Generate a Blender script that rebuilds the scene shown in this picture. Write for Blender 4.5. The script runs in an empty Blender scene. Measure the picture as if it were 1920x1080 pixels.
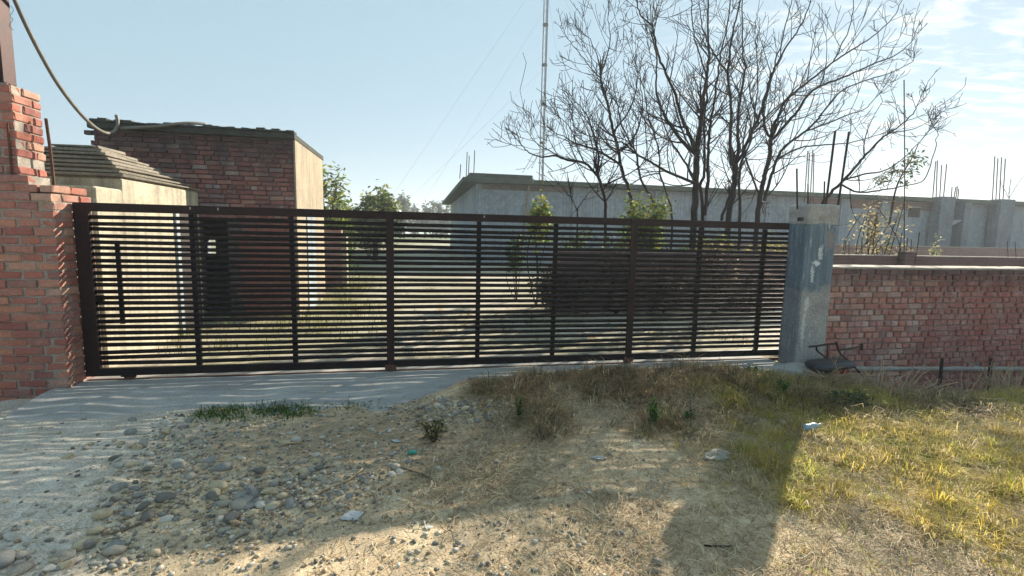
import bpy, bmesh, math, random
import numpy as np
from mathutils import Vector, Matrix

random.seed(7)
RNG = np.random.default_rng(7)
SC = bpy.context.scene
COL = SC.collection

# ------------------------------------------------------------------ camera
F_PX, YAW, PITCH, ROLL, EYE = 900.0, -0.1953, -0.1131, 0.0219, 1.55
_fw = Vector((-math.sin(YAW) * math.cos(PITCH), math.cos(YAW) * math.cos(PITCH), math.sin(PITCH)))
_r0 = Vector((math.cos(YAW), math.sin(YAW), 0)); _u0 = _r0.cross(_fw)
C_R = _r0 * math.cos(ROLL) + _u0 * math.sin(ROLL)
C_U = -_r0 * math.sin(ROLL) + _u0 * math.cos(ROLL)
C_F = _fw
cam_data = bpy.data.cameras.new('camera')
cam_data.sensor_width = 36.0
cam_data.lens = 36.0 * F_PX / 1920.0
cam_data.clip_start, cam_data.clip_end = 0.05, 3000.0
cam = bpy.data.objects.new('camera', cam_data)
m = Matrix((C_R, C_U, -C_F)).transposed().to_4x4(); m.translation = (0, 0, EYE)
cam.matrix_world = m
COL.objects.link(cam); SC.camera = cam

# ------------------------------------------------------------------ sky and sun
SUN_AZ, SUN_EL = math.radians(47.0), math.radians(24.3)      # azimuth measured from +Y towards +X
SUN_DIR = Vector((math.sin(SUN_AZ) * math.cos(SUN_EL), math.cos(SUN_AZ) * math.cos(SUN_EL), math.sin(SUN_EL)))
world = bpy.data.worlds.new('World'); SC.world = world; world.use_nodes = True
def build_world():
    nt = world.node_tree; nt.nodes.clear(); N = nt.nodes.new; L = nt.links.new
    out = N('ShaderNodeOutputWorld'); bg = N('ShaderNodeBackground'); bg.inputs[1].default_value = 0.081
    sky = N('ShaderNodeTexSky'); sky.sky_type = 'NISHITA'; sky.sun_disc = False
    sky.sun_elevation = SUN_EL; sky.sun_rotation = SUN_AZ
    sky.altitude = 200; sky.air_density = 1.0; sky.dust_density = 0.25; sky.ozone_density = 2.0
    # thin high clouds laid on a flat layer above the place
    tc = N('ShaderNodeTexCoord'); sep = N('ShaderNodeSeparateXYZ'); L(tc.outputs['Generated'], sep.inputs[0])
    zc = N('ShaderNodeMath'); zc.operation = 'MAXIMUM'; L(sep.outputs[2], zc.inputs[0]); zc.inputs[1].default_value = 0.04
    dv = N('ShaderNodeVectorMath'); dv.operation = 'DIVIDE'; L(tc.outputs['Generated'], dv.inputs[0])
    cb = N('ShaderNodeCombineXYZ')
    for i in range(3): L(zc.outputs[0], cb.inputs[i])
    L(cb.outputs[0], dv.inputs[1])
    mp = N('ShaderNodeMapping'); L(dv.outputs[0], mp.inputs[0])
    mp.inputs['Rotation'].default_value = (0, 0, math.radians(-30)); mp.inputs['Scale'].default_value = (1.5, 3.4, 1)
    n1 = N('ShaderNodeTexNoise'); n1.inputs['Scale'].default_value = 1.9; n1.inputs['Detail'].default_value = 9; n1.inputs['Roughness'].default_value = 0.58; n1.inputs['Distortion'].default_value = 0.5
    L(mp.outputs[0], n1.inputs[0])
    # the cloud bank lies to the east, beyond the right of the view
    n2 = N('ShaderNodeVectorMath'); n2.operation = 'DOT_PRODUCT'; L(tc.outputs['Generated'], n2.inputs[0]); ba = math.radians(62); n2.inputs[1].default_value = (math.sin(ba), math.cos(ba), 0.0)
    r1 = N('ShaderNodeValToRGB'); r1.color_ramp.elements[0].position = 0.48; r1.color_ramp.elements[1].position = 0.68; L(n1.outputs[0], r1.inputs[0])
    r2 = N('ShaderNodeValToRGB'); r2.color_ramp.elements[0].position = 0.72; r2.color_ramp.elements[1].position = 0.93; L(n2.outputs['Value'], r2.inputs[0])
    mu = N('ShaderNodeMath'); mu.operation = 'MULTIPLY'; L(r1.outputs[0], mu.inputs[0]); L(r2.outputs[0], mu.inputs[1])
    mu2 = N('ShaderNodeMath'); mu2.operation = 'MULTIPLY'; L(mu.outputs[0], mu2.inputs[0]); mu2.inputs[1].default_value = 0.85
    mix = N('ShaderNodeMixRGB'); L(mu2.outputs[0], mix.inputs[0]); L(sky.outputs[0], mix.inputs[1]); mix.inputs[2].default_value = (4.9, 4.95, 4.8, 1)
    veil = N('ShaderNodeMixRGB'); veil.inputs[0].default_value = 0.91; L(sky.outputs[0], veil.inputs[1]); veil.inputs[2].default_value = (1.78, 2.66, 3.20, 1)   # thin even high haze
    L(veil.outputs[0], mix.inputs[1]); L(mix.outputs[0], bg.inputs[0]); L(bg.outputs[0], out.inputs[0])
build_world()
sun_data = bpy.data.lights.new('sun', 'SUN'); sun_data.energy = 5.0; sun_data.angle = math.radians(0.53); sun_data.color = (1.0, 0.90, 0.74)
sun = bpy.data.objects.new('sun', sun_data); COL.objects.link(sun)
sun.rotation_euler = SUN_DIR.to_track_quat('Z', 'Y').to_euler(); sun.location = (20, 20, 20)
SC.view_settings.view_transform = 'Standard'; SC.view_settings.look = 'None'
SC.view_settings.gamma = 1.0; SC.view_settings.use_curve_mapping = False
SC.view_settings.exposure = 1.42
SC.render.engine = 'CYCLES'
SC.cycles.use_denoising = True
SC.cycles.max_bounces = 6; SC.cycles.transparent_max_bounces = 8
SC.cycles.sample_clamp_indirect = 6.0

# ------------------------------------------------------------------ helpers
def ray(px, py): return C_F + C_R * ((px - 960) / F_PX) - C_U * ((py - 540) / F_PX)
EYEV = Vector((0, 0, EYE))
def at(px, py, Y): d = ray(px, py); return EYEV + d * (Y / d.y)      # the point of the site plane y = Y that shows at a pixel
def atx(px, py, X): d = ray(px, py); return EYEV + d * (X / d.x)

def tag(o, label=None, cat=None, group=None, kind=None):
    if label: o['label'] = label
    if cat: o['category'] = cat
    if group: o['group'] = group
    if kind: o['kind'] = kind
    return o
def empty(name, loc=(0, 0, 0), label=None, cat=None, group=None):
    o = bpy.data.objects.new(name, None); COL.objects.link(o); o.location = loc; o.empty_display_size = 0.2
    return tag(o, label, cat, group)
def link(name, me, parent=None, mat=None):
    o = bpy.data.objects.new(name, me); COL.objects.link(o)
    if mat is not None and not me.materials: me.materials.append(mat)
    if parent is not None:
        o.parent = parent
        p = Vector((0, 0, 0)); q = parent
        while q is not None: p += q.location; q = q.parent
        o.location = -p                                     # meshes are built in site coordinates
    return o
def mesh_np(name, V, faces, mat=None, parent=None, col=None, smooth=False):
    """V (n,3); faces = list of int arrays (m,k)"""
    V = np.asarray(V, np.float32)
    me = bpy.data.meshes.new(name)
    me.vertices.add(len(V)); me.vertices.foreach_set('co', V.ravel())
    loops = np.concatenate([np.asarray(f, np.int32).ravel() for f in faces])
    tot = np.concatenate([np.full(len(f), np.asarray(f).shape[1], np.int32) for f in faces])
    st = np.concatenate([[0], np.cumsum(tot)[:-1]]).astype(np.int32)
    me.loops.add(len(loops)); me.loops.foreach_set('vertex_index', loops)
    me.polygons.add(len(tot)); me.polygons.foreach_set('loop_start', st); me.polygons.foreach_set('loop_total', tot)
    me.update(calc_edges=True)
    if col is not None:
        a = me.color_attributes.new('Col', 'FLOAT_COLOR', 'POINT')
        c = np.ones((len(V), 4), np.float32); c[:, :3] = col; a.data.foreach_set('color', c.ravel())
    if smooth: me.polygons.foreach_set('use_smooth', np.ones(len(tot), bool))
    me.validate()
    return link(name, me, parent, mat)

class MB:
    """collects boxes, tubes and prisms into one mesh"""
    def __init__(s): s.v = []; s.f = []
    def add(s, v, f):
        o = len(s.v); s.v += [tuple(p) for p in v]; s.f += [tuple(i + o for i in q) for q in f]; return s
    def box(s, x0, x1, y0, y1, z0, z1, j=0.0):
        v = [(x, y, z) for z in (z0, z1) for y in (y0, y1) for x in (x0, x1)]
        if j: v = [tuple(c + random.uniform(-j, j) for c in p) for p in v]
        return s.add(v, [(0, 2, 3, 1), (4, 5, 7, 6), (0, 1, 5, 4), (1, 3, 7, 5), (3, 2, 6, 7), (2, 0, 4, 6)])
    def bar(s, a, b, w, d, up=(0, 0, 1)):
        a, b = Vector(a), Vector(b); t = (b - a).normalized(); u = t.cross(Vector(up))
        if u.length < 1e-4: u = t.cross(Vector((0, 1, 0)))
        u.normalize(); n = u.cross(t)
        v = [p + u * (sx * w / 2) + n * (sy * d / 2) for p in (a, b) for sx, sy in ((-1, -1), (1, -1), (1, 1), (-1, 1))]
        return s.add(v, [(0, 1, 2, 3), (7, 6, 5, 4), (0, 4, 5, 1), (1, 5, 6, 2), (2, 6, 7, 3), (3, 7, 4, 0)])
    def tube(s, pts, rad, n=6, cap=True):
        pts = [Vector(p) for p in pts]; k = len(pts)
        if not hasattr(rad, '__len__'): rad = [rad] * k
        t0 = (pts[1] - pts[0]).normalized()
        u = t0.cross(Vector((0, 0, 1)));
        if u.length < 0.05: u = t0.cross(Vector((1, 0, 0)))
        u.normalize(); o = len(s.v)
        for i in range(k):
            t = (pts[min(i + 1, k - 1)] - pts[max(i - 1, 0)])
            if t.length < 1e-9: t = t0
            t = t.normalized(); u = (u - t * u.dot(t)).normalized(); w = t.cross(u)
            for q in range(n):
                a = 2 * math.pi * q / n; s.v.append(tuple(pts[i] + (u * math.cos(a) + w * math.sin(a)) * rad[i]))
        for i in range(k - 1):
            for q in range(n):
                r = (q + 1) % n; s.f.append((o + i * n + q, o + i * n + r, o + (i + 1) * n + r, o + (i + 1) * n + q))
        if cap:
            s.f.append(tuple(o + q for q in reversed(range(n)))); s.f.append(tuple(o + (k - 1) * n + q for q in range(n)))
        return s
    def prism(s, poly, z0, z1):
        n = len(poly); v = [(p[0], p[1], z0) for p in poly] + [(p[0], p[1], z1) for p in poly]
        return s.add(v, [tuple(reversed(range(n))), tuple(range(n, 2 * n))] + [(i, (i + 1) % n, n + (i + 1) % n, n + i) for i in range(n)])
    def mesh(s, name, smooth=False):
        me = bpy.data.meshes.new(name); me.from_pydata(s.v, [], s.f); me.update()
        if smooth: me.polygons.foreach_set('use_smooth', np.ones(len(me.polygons), bool))
        return me
    def build(s, name, mat, parent=None, smooth=False, bevel=0.0):
        me = s.mesh(name, smooth)
        if bevel:
            bm = bmesh.new(); bm.from_mesh(me); bmesh.ops.bevel(bm, geom=bm.edges[:], offset=bevel, segments=1, affect='EDGES', clamp_overlap=True); bm.to_mesh(me); bm.free()
        return link(name, me, parent, mat)
def origin_to(o, p):
    """move a mesh object's origin to p (site coordinates) without moving the mesh"""
    p = Vector(p); d = p - o.location; o.data.transform(Matrix.Translation(-d)); o.location = p; return o

def sstep(a, b, x): t = np.clip((x - a) / (b - a), 0, 1); return t * t * (3 - 2 * t)
_H = RNG.random((256, 256))
def vnoise(x, y):
    xi = np.floor(x).astype(int); yi = np.floor(y).astype(int); fx = x - xi; fy = y - yi
    fx = fx * fx * (3 - 2 * fx); fy = fy * fy * (3 - 2 * fy); g = lambda i, j: _H[i & 255, j & 255]
    return (g(xi, yi) * (1 - fx) + g(xi + 1, yi) * fx) * (1 - fy) + (g(xi, yi + 1) * (1 - fx) + g(xi + 1, yi + 1) * fx) * fy
def fbm(x, y, o=4):
    s = 0; a = .5; t = 0
    for k in range(o): s = s + a * vnoise(x + 17.3 * k, y + 5.1 * k); t += a; x = x * 2.03; y = y * 2.03; a *= .5
    return s / t

# ------------------------------------------------------------------ materials
def new_mat(name):
    mt = bpy.data.materials.new(name); mt.use_nodes = True; nt = mt.node_tree
    return mt, nt, nt.nodes['Principled BSDF'], nt.nodes.new, nt.links.new
def noise_node(N, L, scale, detail=5, rough=0.6, coord=None, dist=0.0):
    n = N('ShaderNodeTexNoise'); n.inputs['Scale'].default_value = scale; n.inputs['Detail'].default_value = detail
    n.inputs['Roughness'].default_value = rough; n.inputs['Distortion'].default_value = dist
    if coord is not None: L(coord, n.inputs['Vector'])
    return n
def ramp(N, L, src, stops):
    r = N('ShaderNodeValToRGB'); e = r.color_ramp.elements
    while len(e) < len(stops): e.new(0.5)
    for q, (p, c) in zip(e, stops): q.position = p; q.color = (c, c, c, 1) if not hasattr(c, '__len__') else (*c, 1)
    L(src, r.inputs[0]); return r
def mixc(N, L, fac, a, b, mode='MIX'):
    x = N('ShaderNodeMixRGB'); x.blend_type = mode
    for sock, v in ((x.inputs[0], fac), (x.inputs[1], a), (x.inputs[2], b)):
        if isinstance(v, (int, float)): sock.default_value = v
        elif isinstance(v, tuple): sock.default_value = (*v, 1)
        else: L(v, sock)
    return x.outputs[0]
def bump(N, L, height, strength, dist, bsdf):
    b = N('ShaderNodeBump'); b.inputs['Strength'].default_value = strength; b.inputs['Distance'].default_value = dist
    L(height, b.inputs['Height']); L(b.outputs[0], bsdf.inputs['Normal']); return b

def weathered(name, base, dark, light, scale=6.0, rough=0.85, bmp=0.35, bdist=0.01, streak=0.0, metallic=0.0, spec=0.3):
    """blotchy two-tone surface with grain, optional vertical rain streaks"""
    mt, nt, B, N, L = new_mat(name)
    g = N('ShaderNodeNewGeometry'); P = g.outputs['Position']
    n1 = noise_node(N, L, scale, 6, 0.62, P); n2 = noise_node(N, L, scale * 9, 4, 0.7, P)
    c = mixc(N, L, ramp(N, L, n1.outputs[0], [(0.36, 0), (0.66, 1)]).outputs[0], dark, base)
    c = mixc(N, L, ramp(N, L, n2.outputs[0], [(0.45, 0), (0.75, 0.8)]).outputs[0], c, light)
    if streak:
        mp = N('ShaderNodeMapping'); mp.inputs['Scale'].default_value = (9, 9, 0.55); L(P, mp.inputs[0])
        ns = noise_node(N, L, 1.0, 4, 0.6, mp.outputs[0]); rs = ramp(N, L, ns.outputs[0], [(0.46, 0), (0.68, streak)])
        c = mixc(N, L, rs.outputs[0], c, tuple(v * 0.45 for v in dark))
    L(c, B.inputs['Base Color']); B.inputs['Roughness'].default_value = rough; B.inputs['Metallic'].default_value = metallic
    B.inputs['Specular IOR Level'].default_value = spec
    ad = N('ShaderNodeMath'); ad.operation = 'MULTIPLY_ADD'; L(n2.outputs[0], ad.inputs[0]); ad.inputs[1].default_value = 0.5; L(n1.outputs[0], ad.inputs[2])
    bump(N, L, ad.outputs[0], bmp, bdist, B)
    return mt
def brick_mat(name, tones, dirt, dirt_amt=0.45, soot=None, salt=0.0):
    mt, nt, B, N, L = new_mat(name)
    oi = N('ShaderNodeObjectInfo'); g = N('ShaderNodeNewGeometry'); P = g.outputs['Position']
    r = N('ShaderNodeValToRGB'); e = r.color_ramp.elements; r.color_ramp.interpolation = 'LINEAR'
    while len(e) < len(tones): e.new(0.5)
    for i, (q, c) in enumerate(zip(e, tones)): q.position = i / (len(tones) - 1); q.color = (*c, 1)
    L(oi.outputs['Random'], r.inputs[0])
    n1 = noise_node(N, L, 11, 5, 0.65, P); n2 = noise_node(N, L, 70, 4, 0.7, P); n3 = noise_node(N, L, 2.3, 3, 0.5, P)
    c = mixc(N, L, ramp(N, L, n2.outputs[0], [(0.35, 0.45), (0.62, 0)]).outputs[0], r.outputs[0], (0.12, 0.06, 0.05))
    c = mixc(N, L, ramp(N, L, n1.outputs[0], [(0.52, 0), (0.70, dirt_amt)]).outputs[0], c, dirt)
    c = mixc(N, L, ramp(N, L, n3.outputs[0], [(0.48, 0), (0.76, 0.42)]).outputs[0], c, (0.13, 0.085, 0.08))
    if salt:                                              # pale efflorescence and mortar smears in irregular patches
        n6 = noise_node(N, L, 3.4, 6, .7, P, .8); n7 = noise_node(N, L, 33, 4, .7, P); m6 = N('ShaderNodeMath'); m6.operation = 'MULTIPLY'; L(ramp(N, L, n6.outputs[0], [(.47, 0), (.62, 1)]).outputs[0], m6.inputs[0]); L(ramp(N, L, n7.outputs[0], [(.40, .15), (.62, 1)]).outputs[0], m6.inputs[1])
        m7 = N('ShaderNodeMath'); m7.operation = 'MULTIPLY'; L(m6.outputs[0], m7.inputs[0]); m7.inputs[1].default_value = salt; c = mixc(N, L, m7.outputs[0], c, (.50, .45, .41))
    if soot:                                              # dark rain staining below the wall head, ragged lower edge
        z0, z1, amt = soot; sp = N('ShaderNodeSeparateXYZ'); L(P, sp.inputs[0]); mp = N('ShaderNodeMapping'); mp.inputs['Scale'].default_value = (5, 5, .9); L(P, mp.inputs[0]); nz = noise_node(N, L, 1.0, 5, .65, mp.outputs[0])
        q = N('ShaderNodeMath'); q.operation = 'MULTIPLY_ADD'; L(nz.outputs[0], q.inputs[0]); q.inputs[1].default_value = (z1 - z0) * 1.6; L(sp.outputs[2], q.inputs[2])
        mr = N('ShaderNodeMapRange'); mr.inputs[1].default_value = z0 + (z1 - z0) * .8; mr.inputs[2].default_value = z1 + (z1 - z0) * .8; mr.inputs[4].default_value = amt; L(q.outputs[0], mr.inputs[0])
        c = mixc(N, L, mr.outputs[0], c, (0.055, 0.042, 0.045))
    L(c, B.inputs['Base Color']); B.inputs['Roughness'].default_value = 0.92; B.inputs['Specular IOR Level'].default_value = 0.2
    ad = N('ShaderNodeMath'); ad.operation = 'MULTIPLY_ADD'; L(n2.outputs[0], ad.inputs[0]); ad.inputs[1].default_value = 0.5; L(n1.outputs[0], ad.inputs[2])
    bump(N, L, ad.outputs[0], 0.6, 0.008, B)
    return mt
def attr_mat(name, rough=0.8, trans=0.0, var=0.0, scale=60, bmp=0.0, spec=0.25):
    """colour from the mesh's own colour attribute"""
    mt, nt, B, N, L = new_mat(name)
    a = N('ShaderNodeAttribute'); a.attribute_name = 'Col'; c = a.outputs['Color']
    if var or bmp:
        g = N('ShaderNodeNewGeometry'); n = noise_node(N, L, scale, 5, 0.65, g.outputs['Position'])
        if var: c = mixc(N, L, var, c, ramp(N, L, n.outputs[0], [(0.25, 0.1), (0.75, 0.9)]).outputs[0], 'OVERLAY')
        if bmp: bump(N, L, n.outputs[0], bmp, 0.01, B)
    L(c, B.inputs['Base Color']); B.inputs['Roughness'].default_value = rough; B.inputs['Specular IOR Level'].default_value = spec
    if trans:
        tr = N('ShaderNodeBsdfTranslucent'); L(c, tr.inputs[0]); mx = N('ShaderNodeMixShader'); mx.inputs[0].default_value = trans
        L(B.outputs[0], mx.inputs[1]); L(tr.outputs[0], mx.inputs[2]); L(mx.outputs[0], nt.nodes['Material Output'].inputs[0])
    return mt

M = {}
M['mortar'] = weathered('mortar', (0.33, 0.29, 0.245), (0.19, 0.165, 0.14), (0.44, 0.39, 0.33), 5, 0.95, 0.6, 0.01)
M['mortar_red'] = weathered('mortar_grimy', (0.30, 0.25, 0.23), (0.13, 0.10, 0.095), (0.42, 0.37, 0.34), 4, 0.95, 0.6, 0.01)
TONES = [(0.406, 0.134, 0.098), (0.483, 0.174, 0.117), (0.342, 0.108, 0.088), (0.532, 0.236, 0.151), (0.432, 0.144, 0.107), (0.292, 0.118, 0.102), (0.558, 0.318, 0.225), (0.368, 0.118, 0.093)]
M['brick'] = brick_mat('brick_pillar', TONES, (0.22, 0.175, 0.145), 0.6, salt=.22)
M['brick_right'] = brick_mat('brick_boundary', [(0.444, 0.154, 0.117), (0.546, 0.215, 0.156), (0.356, 0.123, 0.102), (0.634, 0.349, 0.263), (0.483, 0.185, 0.142), (0.305, 0.139, 0.122), (0.609, 0.430, 0.371), (0.419, 0.144, 0.112), (0.532, 0.256, 0.195), (0.279, 0.118, 0.107)], (0.48, 0.40, 0.35), 0.42, soot=(.82, 1.18, .85), salt=.5)
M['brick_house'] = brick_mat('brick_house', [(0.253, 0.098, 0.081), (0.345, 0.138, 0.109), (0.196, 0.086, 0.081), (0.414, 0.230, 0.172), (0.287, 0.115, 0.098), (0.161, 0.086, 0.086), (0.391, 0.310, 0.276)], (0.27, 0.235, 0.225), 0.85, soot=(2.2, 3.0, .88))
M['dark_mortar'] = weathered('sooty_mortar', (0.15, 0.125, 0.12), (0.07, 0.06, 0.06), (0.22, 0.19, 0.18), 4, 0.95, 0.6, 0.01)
M['gate'] = weathered('gate_paint', (0.0065, 0.0058, 0.0075), (0.012, 0.008, 0.008), (0.026, 0.017, 0.014), 5, 0.6, 0.12, 0.003, spec=0.2)
M['gate_rust'] = weathered('gate_primer', (0.026, 0.0125, 0.012), (0.015, 0.009, 0.009), (0.046, 0.022, 0.018), 7, 0.6, 0.15, 0.003, spec=0.2)
M['stain'] = weathered('brown_stained_plaster', (0.19, 0.16, 0.15), (0.13, 0.105, 0.095), (0.26, 0.24, 0.23), 1.2, 0.95, 0.2, 0.005)
M['rust'] = weathered('rusty_iron', (0.11, 0.05, 0.032), (0.05, 0.026, 0.02), (0.19, 0.09, 0.05), 25, 0.85, 0.3, 0.002)
M['dark_iron'] = weathered('dark_iron', (0.03, 0.022, 0.022), (0.015, 0.012, 0.012), (0.07, 0.045, 0.035), 25, 0.75, 0.2, 0.002)
M['cream'] = weathered('cream_plaster', (0.34, 0.28, 0.195), (0.24, 0.20, 0.145), (0.40, 0.345, 0.26), 2.2, 0.9, 0.25, 0.006, streak=0.5)
M['booth'] = weathered('pale_plaster', (0.43, 0.385, 0.285), (0.28, 0.25, 0.19), (0.50, 0.46, 0.37), 2.6, 0.92, 0.35, 0.008, streak=0.6)
M['step'] = weathered('bare_cement', (0.235, 0.205, 0.16), (0.12, 0.11, 0.095), (0.34, 0.30, 0.235), 4.0, 0.95, 0.5, 0.01)
M['slab'] = weathered('mossy_slab', (0.055, 0.06, 0.05), (0.03, 0.032, 0.03), (0.10, 0.10, 0.085), 6.0, 0.95, 0.5, 0.01)
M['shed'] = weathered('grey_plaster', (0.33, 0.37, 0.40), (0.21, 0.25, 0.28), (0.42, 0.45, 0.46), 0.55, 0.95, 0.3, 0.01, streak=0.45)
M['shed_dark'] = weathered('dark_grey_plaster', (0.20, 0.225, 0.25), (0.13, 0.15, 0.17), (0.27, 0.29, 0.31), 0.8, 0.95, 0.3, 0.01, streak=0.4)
M['shed_roof'] = weathered('mossy_roof_edge', (0.085, 0.105, 0.08), (0.05, 0.065, 0.05), (0.15, 0.16, 0.12), 2.0, 0.95, 0.4, 0.02)
M['concrete'] = weathered('rough_concrete', (0.36, 0.35, 0.33), (0.24, 0.235, 0.225), (0.46, 0.45, 0.42), 5.0, 0.95, 0.5, 0.008)
M['pole'] = weathered('maroon_steel', (0.055, 0.012, 0.011), (0.025, 0.008, 0.008), (0.09, 0.026, 0.022), 9.0, 0.6, 0.1, 0.002)
M['hose'] = weathered('grey_hose', (0.16, 0.15, 0.13), (0.10, 0.095, 0.085), (0.24, 0.225, 0.19), 9.0, 0.55, 0.1, 0.002)
M['mast'] = weathered('galvanised_mast', (0.16, 0.17, 0.18), (0.09, 0.10, 0.11), (0.25, 0.26, 0.27), 4.0, 0.6, 0.0, 0.001)
M['bark'] = weathered('bark', (0.026, 0.020, 0.019), (0.015, 0.012, 0.012), (0.05, 0.04, 0.035), 14, 0.95, 0.6, 0.01)
M['leaf'] = attr_mat('leaf', 0.55, 0.58)
M['grass'] = attr_mat('grass_blade', 0.7, 0.58)
M['straw'] = attr_mat('straw', 0.8, 0.15)
M['stone'] = attr_mat('gravel_stone', 0.75, 0, 0.35, 45, 0.3)
M['ground'] = None

def ground_mat():
    mt, nt, B, N, L = new_mat('earth')
    a = N('ShaderNodeAttribute'); a.attribute_name = 'Col'; g = N('ShaderNodeNewGeometry'); P = g.outputs['Position']
    n1 = noise_node(N, L, 9, 7, 0.7, P); n2 = noise_node(N, L, 85, 6, 0.75, P); n3 = noise_node(N, L, 28, 4, 0.6, P)
    c = mixc(N, L, 0.55, a.outputs['Color'], ramp(N, L, n1.outputs[0], [(0.3, 0.25), (0.72, 0.78)]).outputs[0], 'OVERLAY')
    c = mixc(N, L, 0.75, c, ramp(N, L, n2.outputs[0], [(0.3, 0.12), (0.7, 0.85)]).outputs[0], 'OVERLAY')
    v = N('ShaderNodeTexVoronoi'); v.inputs['Scale'].default_value = 55; L(P, v.inputs['Vector'])
    rv = ramp(N, L, v.outputs['Distance'], [(0.12, 1.0), (0.34, 0)])
    gate = ramp(N, L, n3.outputs[0], [(0.44, 0), (0.60, 0.95)])
    mm = N('ShaderNodeMath'); mm.operation = 'MULTIPLY'; L(rv.outputs[0], mm.inputs[0]); L(gate.outputs[0], mm.inputs[1])
    bwv = N('ShaderNodeRGBToBW'); L(v.outputs['Color'], bwv.inputs[0]); c = mixc(N, L, mm.outputs[0], c, ramp(N, L, bwv.outputs[0], [(0.25, (.13, .115, .095)), (0.5, (.30, .27, .23)), (0.75, (.52, .48, .41))]).outputs[0])
    L(c, B.inputs['Base Color']); B.inputs['Roughness'].default_value = 0.97; B.inputs['Specular IOR Level'].default_value = 0.15
    ad = N('ShaderNodeMath'); ad.operation = 'MULTIPLY_ADD'; L(n2.outputs[0], ad.inputs[0]); ad.inputs[1].default_value = 0.35; L(n1.outputs[0], ad.inputs[2])
    ad2 = N('ShaderNodeMath'); ad2.operation = 'MULTIPLY_ADD'; L(mm.outputs[0], ad2.inputs[0]); ad2.inputs[1].default_value = 0.25; L(ad.outputs[0], ad2.inputs[2])
    bump(N, L, ad2.outputs[0], 0.45, 0.02, B)
    return mt
M['ground'] = ground_mat()

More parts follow.
